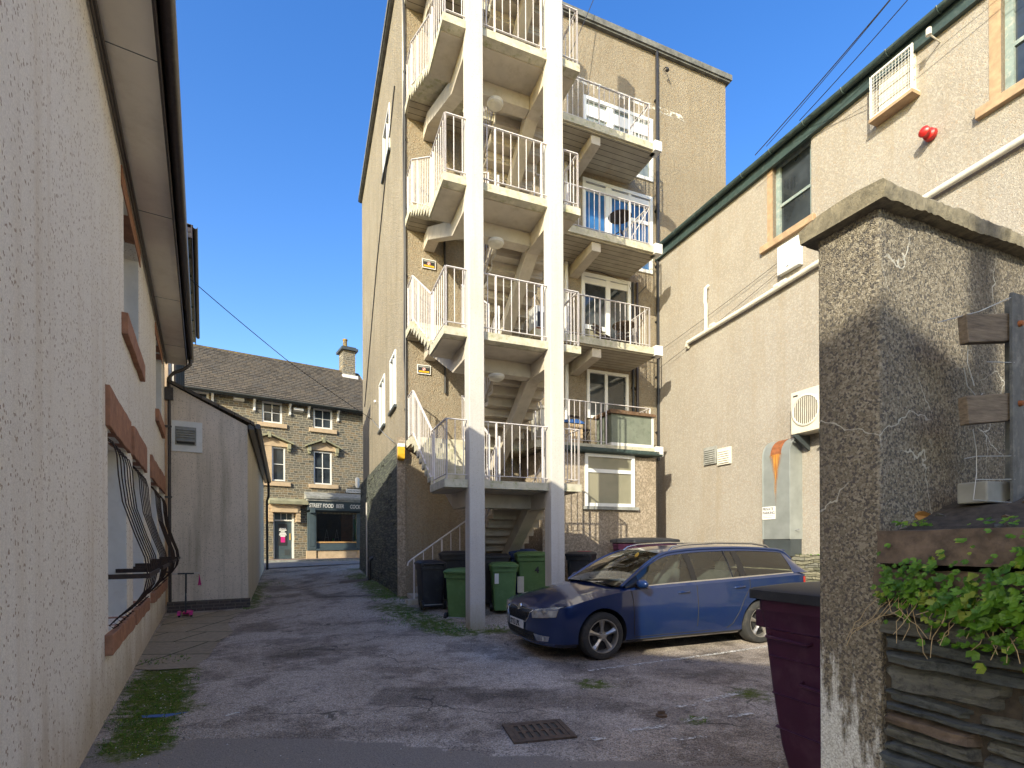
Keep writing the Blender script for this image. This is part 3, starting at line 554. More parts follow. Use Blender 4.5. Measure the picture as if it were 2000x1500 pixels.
# shopfront
s_=MB(); s_.box(1.2,1.65,-.14,.25,1.25,3.25).box(3.85,4.3,-.14,.25,1.25,3.25); s_.box(1.2,4.3,-.12,.25,1.17,1.27); s_.box(1.65,3.85,-.02,.2,1.27,1.62); 
s_.box(1.28,1.57,-.16,-.14,1.4,3.1); s_.box(3.93,4.22,-.16,-.14,1.4,3.1); s_.box(1.3,1.55,-.4,0,3.2,3.45); sf=s_.build('shopfront',M['shop_grey'],SH,bevel=.01)
s_=MB(); s_.box(1.65,3.85,.05,.06,1.62,3.3); s_.build('shop_window',glass_clear('shop_glass',(.8,.8,.8),.2),sf)
s_=MB(); s_.box(1.4,4.1,.31,2.6,1.0,1.2).box(1.5,4.1,2.5,2.6,1.2,3.5).box(1.5,1.6,.31,2.5,1.2,3.5); s_.build('shop_interior',M['ink'],sf)
s_=MB(); s_.box(3.2,3.86,.7,.75,1.2,3.4); s_.build('timber_screen',simple('orange_wood',(.35,.13,.04),.5,var=.2,vs=5),sf)
s_=MB(); s_.box(1.65,3.85,-.05,.35,1.58,1.66); s_.build('counter',simple('counter_wood',(.5,.28,.12),.5,var=.15),sf)
s_=MB(); s_.box(3.78,3.85,.06,.3,1.66,2.95); s_.build('green_strip',simple('green_strip',(.05,.4,.22),.5),sf)
for x in (2.35,2.9):
    s_=MB(); 
    for dx in (-.13,.13): s_.tube([(x,.5,2.35),(x+dx,.5,1.66)],.012,5)
    s_.tube([(x-.1,.5,1.9),(x+.1,.5,1.9)],.01,5); tag(at(s_.build('bar_stool',M['wire_pale']),(-12.07,27,0),FR),['upturned bar stool on the counter nearer the middle of the shop window','upturned bar stool on the counter beside the orange timber screen'][x>2.5],'stool','upturned stools in the shop window')
s_=MB(); s_.lathe([(.04,0),(.06,.17),(.055,.17),(.036,.01)],12); pt=s_.build('bucket',simple('green_pot',(.03,.35,.08),.4)); pt.location=SHM@Vector((2.62,.15,1.66)); tag(pt,'small green pot on the timber counter in the shop window','pot')
s_=MB(); s_.box(1.05,5.1,-.62,-.0,3.95,4.08); s_.box(1.1,5.1,-.55,-.0,3.84,3.95); s_.prism([(-.62,4.08),(0,4.08),(0,4.35)],'x',1.05,5.1); s_.build('shop_cornice',M['lead_grey'],SH)
s_=MB(); s_.prism([(-.5,3.84),(-.36,3.36),(-.1,3.28),(0,3.28),(0,3.84)],'x',1.15,5.1); fa=s_.build('fascia_sign',M['shop_grey'],SH)
tilt=math.atan2(.48,-.14)
for s__,x,sz in (('STREET FOOD',1.22,.30),('BEER',2.62,.30),('COCKTAILS',3.38,.30)):
    text(s__,sz,M['white_plain'],fa,(x,-.432,3.50),(R(90)+math.atan2(.14,.48),0,0),sx=.66,bold=.008)
s_=MB(); s_.box(1.15,1.65,-.1,.0,.7,1.17).box(1.75,3.95,-.06,0,.7,1.17).box(3.95,4.4,-.1,0,.7,1.17); s_.build('stall_riser',M['pale_stone'],SH)
# house lights and plate
def sh_thing(mb,name,mat,label,cat,loc,group=None,**k): o=mb.build(name,mat,None,**k); o.location=SHM@Vector(loc); o.rotation_euler=(0,0,FR); return tag(o,label,cat,group)
for x,lb in ((-2.05,'white bulkhead floodlight under the eaves left of the upper sash window'),(.78,'white bulkhead floodlight under the eaves between the two upper sash windows')):
    s_=MB(); s_.prism([(0,.02),(-.18,-.03),(-.24,-.14),(-.06,-.2),(0,-.2)],'x',-.24,.24); sh_thing(s_,'floodlight',M['white_plain'],lb,'light',(x,0,8.95 if x<0 else 8.8),'floodlights under the eaves',bevel=.01)
s_=MB(); s_.lathe([(0,.3),(.1,.26),(.13,.15),(.1,.04),(.14,-.1),(.08,-.28),(0,-.3)],12); s_.beam((0,0,0),(.15,.5,.0),.05,.05); sh_thing(s_,'wall_lantern',M['white_plain'],'small white hanging lantern beside the corner of the flats','lantern',(3.78,-.5,4.95),smooth=40)
rp=thing('street_sign','white street name plate above the shop fascia','sign',SHM@Vector((3.28,-.03,4.42)),FR); s_=MB(); s_.box(0,1.05,-.02,0,0,.2); s_.build('plate',M['white_plain'],rp); text('LAKE ROAD',.15,M['ink'],rp,(.04,-.022,.045),sx=.95)
# neighbours of the stone house, hidden mostly
s_=MB(); s_.box(-30,-9.02,0,8,0,8.5); s_.prism([(0,8.5),(8,8.5),(4,11)],'x',-30,-9.02); nb=s_.build('terraced_house',M['stonework_house']); at(nb,(-12.07,27,0),FR); tag(nb,'plain stone terrace behind the lean-to, mostly hidden','building')
s_=MB(); s_.box(5.6,30,0,8,0,7); s_.prism([(0,7),(8,7),(4,9.5)],'x',5.6,30); nb=s_.build('terraced_house',M['stonework_house']); at(nb,(-12.07,27,0),FR); tag(nb,'plain stone terrace hidden behind the block of flats','building')

# ================================================================ 5 block of flats
M['filler2']=simple('filler2',(.62,.58,.52),.8,var=.2,vs=5)
BR=math.atan2(.371,.928); BLM=fr(-2.53,12.16,BR)
BL=thing('apartment_block','five-storey tan roughcast block of flats with a flat roof and rear balconies','building',(-2.53,12.16,0),BR)
F=[1.27,3.97,6.58,9.22,11.88,14.5]; HL=[None,2.66,5.30,7.95,10.70,13.35]; ZR=15.75; SW=9.9
opn=[(4.86,7.15,11.95,13.75),(4.83,7.13,9.28,11.5),(4.78,6.37,6.65,8.92),(4.94,6.28,4.95,6.28)]
s_=MB(); s_.wall(0,SW,.0,ZR,0,.3,opn); s_.build('rear_wall',M['dash_tan'],BL)
# side wall with openings, own local frame: x along depth
so_=[(1.25,2.2,5.15,6.6),(3.3,4.5,5.1,6.6),(2.1,3.4,12.4,13.7)]
s_=MB(); s_.wall(.3,9.8,4.0,ZR,0,.3,so_); s_.wall(.3,9.8,.2,4.0,0,.3); o=s_.build('side_wall',M['dash_side'],BL); o.rotation_euler=(0,0,R(-90)); o.scale=(-1,1,1); o.location=(0,0,0)
sidew=o
for a,b_,c_,d_ in so_:
    w2=window(BL,a,b_,c_,d_,.06,.07,((a+b_)/2,),(),.05,dep=.09); w2.rotation_euler=(0,0,R(-90)); w2.scale=(-1,1,1)
    s_=MB(); s_.box(-.07,.1,a-.08,b_+.08,c_-.07,c_-.001); s_.build('sill',M['dark_grey'],BL)
s_=MB(); s_.box(.3,SW,9.5,9.8,0,ZR).box(SW-.3,SW,.3,9.5,0,ZR).box(0.31,SW-.31,.31,9.49,ZR-.15,ZR-.05); s_.build('far_walls',M['dash_tan'],BL)
s_=MB(); s_.box(-.14,SW+.14,-.14,.1,ZR,ZR+.16).box(-.14,.1,.1,9.9,ZR,ZR+.16).box(SW-.1,SW+.14,.1,9.9,ZR,ZR+.16).box(-.14,SW+.14,9.66,9.9,ZR-.001,ZR+.159); s_.box(-.1,SW+.1,-.1,9.86,ZR-.05,ZR-.002); s_.build('parapet_coping',simple('parapet',(.13,.13,.12),.8,var=.4,vs=5,dirt=(.3,.3,.27),dirt_amt=.5),BL)
s_=MB(); s_.box(-.03,.05,-.02,-.004,10.9,15.6); s_.box(-.02,.03,-.03,-.021,12.5,14.6); s_.build('corner_sealant',M['filler2'],BL)
s_=MB(); s_.prism([(-.14,0),(-.0,4.02),(-.002,0)] if 0 else [(0,0),(0,1)] ,'y',0,.1) if 0 else None
# slate-stone plinth along the side, leaning out a little
s_=MB(); s_.add([(-.17,-.0,0),(-.17,9.8,.3),(-.10,9.8,4.0),(-.10,-.0,4.0),(-.001,0,4.06),(-.001,9.8,4.06)],[(0,1,2,3),(3,2,5,4)]); 
rr=random.Random(5)
for i in range(170):
    y=rr.uniform(.1,9.5); z=rr.uniform(.25,3.9); L_=rr.uniform(.1,.45); h_=rr.uniform(.03,.09); x=-.17+.0175*z; s_.box(x-rr.uniform(.005,.03),x+.02,y,y+L_,z,z+h_)
s_.build('slate_plinth',M['slate_wall'],BL)
s_=MB(); s_.box(-.185,0,-.03,.07,0,4.05); s_.build('plinth_quoin',M['dash_ext'],BL)
# white repair streak, cracks as surface patches
m,nt2,b=newmat('filler'); N=NB(nt2); v=N.coord(); b.inputs['Base Color'].default_value=(.72,.68,.6,1); tr=N.n('ShaderNodeBsdfTransparent'); mx=N.n('ShaderNodeMixShader'); N.l(N.ramp(N.noise(v,3.3,8,.75),.48,.54),mx.inputs[0]); N.l(tr.outputs[0],mx.inputs[1]); N.l(b.outputs[0],mx.inputs[2]); N.l(mx.outputs[0],nt2.nodes['Material Output'].inputs[0]); M['filler']=m
s_=MB(); s_.box(4.3,8.3,-.006,-.003,14.06,14.22); s_.build('crack_filler',M['filler'],BL)
GC=M['glass_curtain']
window(BL,4.86,7.15,11.95,13.75,.06,.09,((5.72,.2),(6.42,.1)),((4.95,7.06,13.38,.3),(6.47,7.06,12.82,.09)),.06,glass=GC,dep=.1)
window(BL,4.83,7.13,9.28,11.5,.06,.09,((5.66,.2),(6.36,.09)),((4.92,7.04,11.27,.2),(6.4,7.04,10.72,.09)),.06,glass=M['glass_blue'],dep=.1)
window(BL,4.78,6.37,6.65,8.92,.06,.1,((5.63,.14),),((4.88,6.27,8.72,.16),(4.88,5.56,7.45,.12)),.06,dep=.1)
s_=MB(); s_.box(5.05,5.38,-.05,-.045,7.42,7.48); s_.build('letterbox',M['ink'],BL)
s_=MB(); s_.box(4.9,5.55,.02,.05,6.75,7.38); s_.build('frosted_panel',M['glass_frost'],BL)
window(BL,4.94,6.28,4.95,6.28,.06,.08,((5.56,.09),),(),.06,dep=.1)
# balconies
for k in range(1,5):
    z=F[k]; s_=MB(); s_.prism([(0.02,0),(.02,-.62),(2.78,-.62),(2.78,-1.3),(6.36,-1.3),(6.36,0)],'z',z-.17,z); s_.build('balcony_slab',M['slab_edge'],BL)
    s_=MB(); s_.prism([(0.06,-.002),(.06,-.58),(2.82,-.58),(2.82,-1.24),(6.3,-1.24),(6.3,-.002)],'z',z-.2,z-.172); s_.build('board_soffit',M['board_soffit'],BL)
    if k>1: 
        s_=MB(); s_.prism([(-1.18,z-.2),(-.001,z-.2),(-.001,z-.52),(-1.18,z-.42)],'x',4.42,4.68); s_.build('cantilever_beam',M['paint_under'],BL,bevel=.006)
    s_=MB(); s_.box(6.20,6.42,-1.36,-1.1,z-.2,z+.05); s_.build('slab_end_block',M['white_paint'],BL)
s_=MB(); s_.box(.02,2.78,-.62,0,F[5]-.17,F[5]); s_.build('balcony_slab',M['slab_edge'],BL); s_=MB(); s_.box(.06,2.74,-.58,-.002,F[5]-.2,F[5]-.172); s_.build('board_soffit',M['board_soffit'],BL)
def railrun(mb,p,q,h=1.05,sp=.15,post_every=6,bot=.09,last=True):
    p=Vector(p);q=Vector(q);L=math.hypot(q.x-p.x,q.y-p.y);n=max(1,round(L/sp)); U=Vector((0,0,1))
    mb.beam(p+U*h,q+U*h,.045,.014); mb.beam(p+U*bot,q+U*bot,.03,.01)
    for i in range(n+1):
        if i==n and not last: break
        a=p.lerp(q,i/n); post=(i%post_every==0 or i==n)
        r=.015 if post else .006
        z0=-.02 if post else bot
        mb.box(a.x-r,a.x+r,a.y-r,a.y+r,a.z+z0,a.z+h)
for k in range(1,5):
    z=F[k]; s_=MB(); railrun(s_,(2.85,-1.2,z),(6.12 if k>1 else 4.8,-1.2,z)); 
    if k==1: s_.beam((4.8,-1.2,z+1.05),(6.12,-1.2,z+1.05),.045,.014)
    railrun(s_,(6.12,-1.2,z),(6.12,-.05,z))
    if k in (3,4): s_.beam((6.12,-1.2,z+1.0),(5.55,-1.2,z+.1),.02,.012)
    s_.build('balcony_railing',M['rail_white'],BL)
# ground-floor extension under the first balcony
EX=[(4.14,5.58,2.44,3.74)]
s_=MB(); s_.wall(3.0,6.26,0,3.72,-1.26,.2,EX); s_.box(6.06,6.26,-1.06,-.001,0,3.72); s_.box(3.0,3.2,-1.06,-.001,0,3.72); s_.build('extension_wall',M['dash_ext'],BL)
window(BL,4.14,5.58,2.44,3.74,-1.23,.08,(),((4.22,5.50,3.32,.09),),.06,glass=M['glass_frost'],dep=.07)
s_=MB(); s_.box(4.08,5.68,-1.34,-1.2,2.36,2.435); s_.build('sill',M['lead_grey'],BL)
s_=MB(); s_.box(3.5,6.3,-1.36,-1.27,3.74,3.88); half_gutter(s_,3.5,6.34,-1.40,3.80,.05); s_.build('extension_gutter',M['green_gutter'],BL)
# pipes on the rear wall
for x,z0,z1,r,mt,y in ((7.27,3.9,15.9,.045,'black_plastic',-.07),(6.42,.3,8.9,.03,'black_plastic',-.05),(6.55,.3,8.9,.04,'brown_plastic',-.07),(4.28,4.0,11.7,.055,'white_paint',-.09),(.97,5.2,9.0,.028,'black_plastic',-.05),(.02,3.9,15.6,.02,'black_plastic',-.03)):
    s_=MB(); s_.tube([(x,y,z0),(x,y,z1)],r,8)
    for i in range(int((z1-z0)/1.6)): s_.box(x-r-.015,x+r+.015,y-.01,-.001,z0+.8+1.6*i,z0+.84+1.6*i)
    s_.build('downpipe',M[mt],BL,smooth=40)
s_=MB(); s_.tube([(8.0,-.01,9.9),(7.6,-.02,9.8),(7.3,-.02,9.95)],.012,5); 
s_.tube([(6.9,-.03,8.9),(6.6,-.06,8.6),(6.5,-.05,8.2),(6.75,-.06,7.9),(6.5,-.04,7.5),(6.45,-.05,6.9)],.012,5); s_.tube([(4.6,-.02,8.98),(5.4,-.04,9.0),(6.3,-.03,8.85),(6.45,-.06,8.5)],.01,5)
s_.tube([(-.02,-.02,15.4),(.01,-.02,13),(-.02,-.02,11),(.0,-.02,8.5),(-.02,-.02,6),(.05,-.02,4.3)],.02,5); s_.build('cable',M['wire'],BL)
s_=MB(); s_.tube([(-.02,8.9,7.0),(-.02,5,10.6),(-.02,1.2,13.4)],.018,5); s_.build('cable',M['wire'],BL)
def bl_thing(mb,name,mat,label,cat,loc,group=None,rz=0,**k): o=mb.build(name,mat,None,**k); o.location=BLM@Vector(loc); o.rotation_euler=(0,0,BR+rz); return tag(o,label,cat,group)
# vent pipe and black soil pipe at side base
s_=MB(); s_.tube([(-.2,6.6,.3),(-.2,6.6,3.0)],.025,8); s_.build('downpipe',M['cord_pale'],BL)
s_=MB(); s_.tube([(-.27,5.2,.3),(-.27,5.2,.95),(-.22,5.2,1.05),(-.05,5.2,1.08)],.06,10); s_.build('downpipe',M['black_plastic'],BL,smooth=50)

# ================================================================ 6 external staircase
ST=thing('external_staircase','white concrete outside staircase on two tall columns at the back of the flats','staircase',(-2.53,12.16,0),BR)
for x in (.45,2.02): 
    s_=MB(); s_.box(x,x+.28,-3.72,-3.44,-.25,17.2); s_.build('column',M['paint_conc'],ST,bevel=.012)
YB=-2.5; YF=-.6
def flight(x0,x1,ya,za,yb,zb,n):
    s_=MB(); dz=(zb-za)/n; dy=(yb-ya)/(n-1) if n>1 else 0; sg=1 if yb>ya else -1
    for i in range(n-1):
        y0=ya+dy*i; y1=ya+dy*(i+1)+.03*sg; z=za+dz*(i+1)
        s_.prism([(y0-.02*sg,z),(y1,z),(y1,z-.085),(y0+.03*sg,z-.065),(y0+.045*sg,z-dz-.02),(y0-.02*sg,z-dz-.0)],'x',x0,x1)
    s_.prism([(yb-.02*sg,zb),(yb+.04*sg,zb),(yb+.04*sg,zb-dz-.05),(yb-.0*sg,zb-dz-.05)],'x',x0,x1)
    s_.build('flight',M['slab_edge'] if x0<1 else M['paint_under'],ST)
    xm=.59 if x0<1 else 2.16; s_=MB()
    if sg>0: top=[(-3.42,za-.16),(-2.62,za-.16),(YF+.12,zb-.33),(-.01,zb-.33)]
    else: top=[(-3.42,zb-.16),(-2.62,zb-.16),(YF+.12,za-.33),(-.01,za-.33)] if za>1.5 else [(-3.42,zb-.16),(-2.62,zb-.16),(YF+.0,za-.33),(YF+.0,za-.40)]
    if sg<0: top=[(y,z if i in (0,) else (z if i==3 else z-.17*(i==1)*0-.0)) for i,(y,z) in enumerate(top)]; top[1]=(-2.30,zb-.36) if 0 else top[1]
    off=.0
    poly=[(y,z-off) for y,z in top]+[(y,z-(.30 if i else .30)-off) for i,(y,z) in reversed(list(enumerate(top)))]
    s_.prism(poly,'x',xm-.13,xm+.13); s_.build('spine_beam',M['paint_under'],ST,bevel=.006)
for k in range(1,6):
    z=HL[k]; s_=MB(); s_.box(.03,.449,-3.62,YB,z-.14,z).box(.449,.731,-3.439,YB,z-.141,z-.001).box(.731,2.019,-3.62,YB,z-.14,z).box(2.019,2.301,-3.439,YB,z-.141,z-.001).box(2.301,2.72,-3.62,YB,z-.14,z); s_.build('landing',M['slab_edge'],ST)
    s_=MB(); s_.box(.06,2.69,-3.43,YB+.01,z-.155,z-.142); s_.build('landing_soffit',M['paint_under'],ST)
    s_=MB(); s_.box(.725,2.025,-2.80,-2.54,z-.43,z-.157); s_.build('landing_beam',M['paint_under'],ST,bevel=.006)
    n=8; flight(1.5,2.68,YF,F[k-1],YB,z,n); flight(.05,1.2,YB,z,YF,F[k],n)
# rails
RW=M['rail_white']
for k in range(1,6):
    z=HL[k]; s_=MB(); railrun(s_,(.08,-3.58,z),(2.68,-3.58,z)); s_.build('railing',RW,ST)
    s_=MB(); railrun(s_,(.08,-3.58,z),(.08,YB,z),last=False); railrun(s_,(.08,YB,z),(.08,YF,F[k]),sp=.16,last=False,post_every=8); railrun(s_,(.08,YF,F[k]),(.08,-.03,F[k])); s_.build('railing',RW,ST)
    s_=MB(); railrun(s_,(2.68,-3.58,z),(2.68,YB,z),last=False); railrun(s_,(2.68,YB,z),(2.68,YF,F[k-1]),sp=.15,post_every=8); s_.build('railing',RW,ST)
    s_=MB(); railrun(s_,(1.24,YB,z),(1.24,YF,F[k]),sp=.15,post_every=8); railrun(s_,(1.46,YB,z),(1.46,YF,F[k-1]),sp=.15,post_every=8); 
    if k>1: railrun(s_,(1.24,YF,F[k-1]),(1.46,YF,F[k-1]),sp=.11)
    s_.build('railing',RW,ST)
# first flight along the wall + quarter landing
s_=MB(); s_.box(1.35,2.75,-1.1,-.02,1.13,F[0]); s_.build('landing',M['paint_under'],ST)
s_=MB(); s_.box(1.4,1.6,-.95,-.75,0,1.13); s_.build('landing_pier',M['paint_under'],ST)
s_=MB()
for i in range(6): s_.box(.02+.22*i,1.35,-.9+.001*i,-.03,.2+(.155*i if i else -.1),.36+.155*i)
s_.box(-.16,.18,-1.12,-.88,.1,.32); s_.build('flight',M['paint_conc'],ST)
s_=MB(); s_.tube([(-.12,-.93,1.05),(-.1,-.93,1.13),(-.02,-.93,1.2),(1.35,-.93,2.15)],.018,8)
for i in range(7): x=.02+.21*i; r=.016 if i%3==0 else .008; zz=1.19+(x+.0)*.69; s_.box(x-r,x+r,-.93-r,-.93+r,.25+x*.69,zz)
railrun(s_,(1.4,-1.08,F[0]),(1.48,-1.08,F[0])); s_.build('handrail',RW,ST,smooth=50)

# bulkhead lamps under the landings
for k,lb in ((4,'topmost'),(3,'middle'),(2,'lowest')):
    L_=thing('bulkhead_lamp','round white bulkhead lamp under a stair landing, %s of the three'%lb,'lamp',BLM@Vector((1.32,-2.72,HL[k]-.44)),BR,'round lamps under the stair landings')
    s_=MB(); s_.lathe([(0,0),(.16,0),(.165,-.03),(.15,-.05)],24); s_.build('base',M['white_plain'],L_,smooth=40)
    s_=MB(); s_.lathe([(.15,-.04),(.145,-.07),(.11,-.095),(0,-.105)],24); s_.build('diffuser',simple('diffuser',(.62,.58,.5),.4),L_,smooth=60)
# fittings fixed to the flats
for (a,c_),lb in (((.42,8.17),'upper'),((.29,5.61),'lower')):
    S_=thing('warning_sign','small white-bordered black and yellow warning sign, %s of the two on the flats wall'%lb,'sign',BLM@Vector((a,-.02,c_)),BR,'warning signs by the stairs')
    s_=MB(); s_.box(0,.33,-.015,0,0,.22); s_.build('board',M['white_plain'],S_)
    s_=MB(); s_.box(.02,.31,-.018,-.0151,.02,.20); s_.build('face',M['ink'],S_)
    s_=MB(); s_.box(.035,.295,-.021,-.0181,.155,.185); s_.build('header_line',M['lead_grey'],S_)
    s_=MB(); s_.box(.04,.29,-.021,-.0181,.035,.075); s_.build('yellow_line',M['yellow'],S_)
    s_=MB(); s_.lathe([(0,0),(.042,0),(.042,.004),(0,.004)],18,Matrix.Translation((.165,-.018,.113))@Matrix.Rotation(R(90),4,'X')); s_.build('symbol_disc',M['white_plain'],S_)
    s_=MB(); s_.tube([(.165+.034*math.cos(t*.524),-.024,.113+.034*math.sin(t*.524)) for t in range(13)],.005,5,cap=False); s_.beam((.143,-.024,.135),(.187,-.024,.091),.004,.01); s_.build('symbol_ring',M['red'],S_)
yb=MB(); yb.prism([(0,0),(-.11,.03),(-.13,.14),(-.13,.28),(-.08,.31),(0,.31)],'x',0,.16); o=bl_thing(yb,'alarm_box',M['yellow'],'yellow alarm box with a white top on the corner of the flats','alarm',(-.19,-.04,3.5),bevel=.008)
s_=MB(); s_.box(.0,.16,-.1,0,.312,.39); s_.build('cover',M['white_plain'],o)
s_=MB(); s_.tube([(0,0,0),(0,-.1,-.02),(0,-.16,-.1)],.015,6); s_.lathe([(.02,-.1),(.06,-.18),(.05,-.2),(0,-.2)],12,Matrix.Translation((0,-.16,.02))); bl_thing(s_,'security_light',M['ink'],'small dark lamp high under the parapet of the flats','lamp',(7.55,-.02,15.35),smooth=40)
s_=MB(); s_.tube([(0,0,0),(0,-.12,-.02)],.02,6); s_.lathe([(0,0),(.05,0),(.05,.07),(0,.07)],10,Matrix.Translation((0,-.14,-.06))); bl_thing(s_,'security_light',M['white_plain'],'tiny white sensor lamp on the side wall of the flats beside the far window','lamp',(-.02,5.6,6.35))
AE=thing('television_aerial','white television aerial above the roof of the flats','aerial',BLM@Vector((4.2,.6,ZR)),BR); s_=MB(); s_.tube([(0,0,0),(0,0,1.6)],.02,6); s_.build('mast',M['wire_pale'],AE)
s_=MB(); s_.tube([(-.3,0,1.5),(.4,0,1.55)],.012,5)
for i in range(6): s_.tube([(-.25+.11*i,-.2,1.5+.01*i),(-.25+.11*i,.2,1.5+.01*i)],.008,5)
s_.build('elements',M['white_plain'],AE)

# furniture on the balconies
def round_table(z,x,y,label,tone):
    t=thing('round_table',label,'table',BLM@Vector((x,y,z)),BR+.3,'round balcony tables')
    s_=MB(); s_.lathe([(0,.70),(.30,.70),(.31,.715),(.30,.73),(0,.73)],28); s_.build('table_top',tone,t,smooth=40)
    s_=MB(); s_.tube([(0,0,.7),(0,0,.3)],.025,8); s_.build('stem',M['black_iron'],t,smooth=50)
    for k in range(3):
        a=k*2.094; s_=MB(); s_.tube([(0,0,.33),(.12*math.cos(a),.12*math.sin(a),.28),(.26*math.cos(a),.26*math.sin(a),.02)],.014,6); s_.build('leg',M['black_iron'],t,smooth=50)
round_table(F[3]+.3,5.62,-.62,'black round table raised above the third-level balcony rail','x' and M['black_iron'])
round_table(F[2],5.66,-.72,'dark wooden-topped round table with iron legs on the second-level balcony',simple('table_wood',(.12,.08,.06),.6,var=.3))
def chair(z,x,y,rz,label,fc,sc_):
    t=thing('folding_chair',label,'chair',BLM@Vector((x,y,z)),BR+rz,'slatted folding chairs on the balconies')
    s_=MB()
    for i in range(5): s_.box(-.19,.19,-.18+.08*i,-.12+.08*i,.43,.45)
    s_.build('seat',sc_,t); s_=MB()
    for i in range(3): s_.box(-.19,.19,.2,.215,.6+.1*i,.66+.1*i)
    s_.build('backrest',sc_,t)
    for sx in (-.2,.2):
        s_=MB(); s_.tube([(sx,.22,.85),(sx,.17,.44),(sx,-.2,0)],.011,6); s_.build('leg',fc,t); s_=MB(); s_.tube([(sx*.93,-.18,.45),(sx*.93,.22,0)],.011,6); s_.build('leg',fc,t)
chair(F[2],5.25,-.4,.4,'black slatted folding chair beside the wooden-topped round table',M['black_iron'],M['black_iron'])
chair(F[2],5.9,-.35,-.7,'black slatted folding chair at the railed end of the second-level balcony',M['black_iron'],M['black_iron'])
chair(F[1],4.3,-.75,.2,'dark folding chair beside the green tank on the extension roof',M['black_iron'],M['black_iron'])
s_=MB(); s_.box(-.28,.28,-.2,.2,0,.55); o=bl_thing(s_,'storage_box',simple('card_box',(.5,.36,.22),.8),'tan box with a blue cover beside the green tank on the extension roof','box',(4.0,-.75,F[1]),bevel=.01)
s_=MB(); s_.prism([(-.3,.56),(.3,.56),(.31,.6),(.1,.66),(-.3,.62)],'y',-.22,.22); s_.build('cover',simple('blue_cover',(.04,.14,.4),.6),o)
TK=thing('storage_tank','green panelled storage tank with a rusty lid on the extension roof','tank',BLM@Vector((5.52,-.93,F[1])),BR)
s_=MB(); s_.box(-.62,.62,-.36,.36,.08,.80); s_.build('tank_body',simple('tank_green',(.17,.19,.15),.7,var=.15,vs=4,dirt=(.08,.1,.07),dirt_amt=.7),TK,bevel=.01)
s_=MB(); s_.box(-.64,.64,-.375,.375,0,.079); s_.box(.58,.645,-.37,-.31,.08,.8); s_.build('base',M['white_paint'],TK)
s_=MB(); s_.prism([(-.68,.80),(.68,.80),(.70,.84),(.66,.87),(-.66,.90),(-.70,.85)],'y',-.42,.42); s_.build('lid',simple('rusty_lid',(.12,.065,.035),.85,var=.4,vs=8,dirt=(.24,.19,.14),dirt_amt=.6),TK)
s_=MB(); s_.lathe([(0,0),(.09,0),(.11,.18),(.1,.18),(.08,.02)],14); bl_thing(s_,'flower_pot',simple('terracotta',(.35,.12,.06),.8),'terracotta pot on the second-level balcony beside the tall column','pot',(3.1,-.9,F[2]),smooth=50)
s_=MB(); s_.box(-.3,.3,-.3,.3,.0,.8); s_.box(-.34,.34,-.34,.34,.8,.86); bl_thing(s_,'white_cabinet',M['upvc_dirty'],'pale storage cabinet behind the stairs on the extension roof','cabinet',(3.35,-.8,F[1]),bevel=.01)
WD=thing('white_cabinet','white framed cabinet standing behind the stairs on the second-level balcony','cabinet',BLM@Vector((3.3,-.7,F[2])),BR); s_=MB(); s_.box(-.3,.3,-.2,.2,0,.75); s_.build('case',M['white_plain'],WD,bevel=.01); s_=MB(); s_.box(-.24,.24,-.21,-.2,.1,.6); s_.build('door',M['ink'],WD)

# ================================================================ 7 building on the right
RBR=math.atan2(-.928,.371); RBM=fr(4.697,13.736,RBR)
RB=thing('rendered_building','long cream pebble-dashed building on the right with a green gutter and sash windows','building',(4.697,13.736,0),RBR)
EZ=9.86
wr=[(2.76,3.68,8.1,9.78),(6.72,8.0,8.05,9.7)]
s_=MB(); s_.wall(-1.2,21,-.2,EZ,0,.25,wr); s_.box(20.75,21,.25,9,-.2,EZ); s_.box(-1.2,21,8.8,9,-.2,EZ); s_.build('wall',M['dash_cream'],RB)
for i,(a,b_,c_,d_) in enumerate(wr):
    s_=MB(); s_.box(a-.14,a,-.008,.1,c_,d_); s_.build('jamb_stone',M['sill_stone'],RB)
    s_=MB(); s_.box(a-.28,b_+.1,-.09,.2,c_-.15,c_-.002); s_.build('sill',M['sill_stone'],RB,bevel=.01)
    window(RB,a,b_,c_,d_,.18,.10,(),((a+.1,b_-.1,(c_+d_)/2-.1,.06),),.05,mat=simple('flaky_frame%d'%i,(.22,.28,.27),.7,var=.2,dirt=(.6,.55,.48),dirt_amt=.7),dep=.08)
s_=MB(); s_.box(-1.2,21,-.09,-.001,EZ-.18,EZ+.1); s_.build('eaves_board',M['green_gutter'],RB)
s_=MB(); half_gutter(s_,-1.3,21.1,-.17,EZ+.10,.075); 
for i in range(14): s_.tube([(-1+.78*i+.02*math.sin(i),-.17+.08*math.cos(math.pi*(1+j/8)),EZ+.1+.085*math.sin(math.pi*(1+j/8))) for j in range(9)],.012,5)
s_.build('gutter',M['green_gutter'],RB,smooth=40)
s_=MB(); s_.add([(-1.3,-.15,EZ+.16),(21.1,-.15,EZ+.16),(21.1,4.4,EZ+2.2),(-1.3,4.4,EZ+2.2),(21.1,9,EZ+.16),(-1.3,9,EZ+.16)],[(0,1,2,3),(3,2,4,5)]); s_.build('roof',M['roof_slate'],RB)
s_=MB(); s_.tube([(.16,-.09,6.82),(2.0,-.09,6.92),(4.0,-.09,7.05),(7.4,-.09,7.22)],.055,10); s_.tube([(.16,-.09,6.82),(.12,-.09,6.76),(.12,-.02,6.72)],.05,8); 
for x in (1.0,2.9,3.05,5.2): s_.tube([(x,-.09,6.87+(x-.16)*.052),(x+.12,-.09,6.876+(x-.16)*.052)],.066,10)
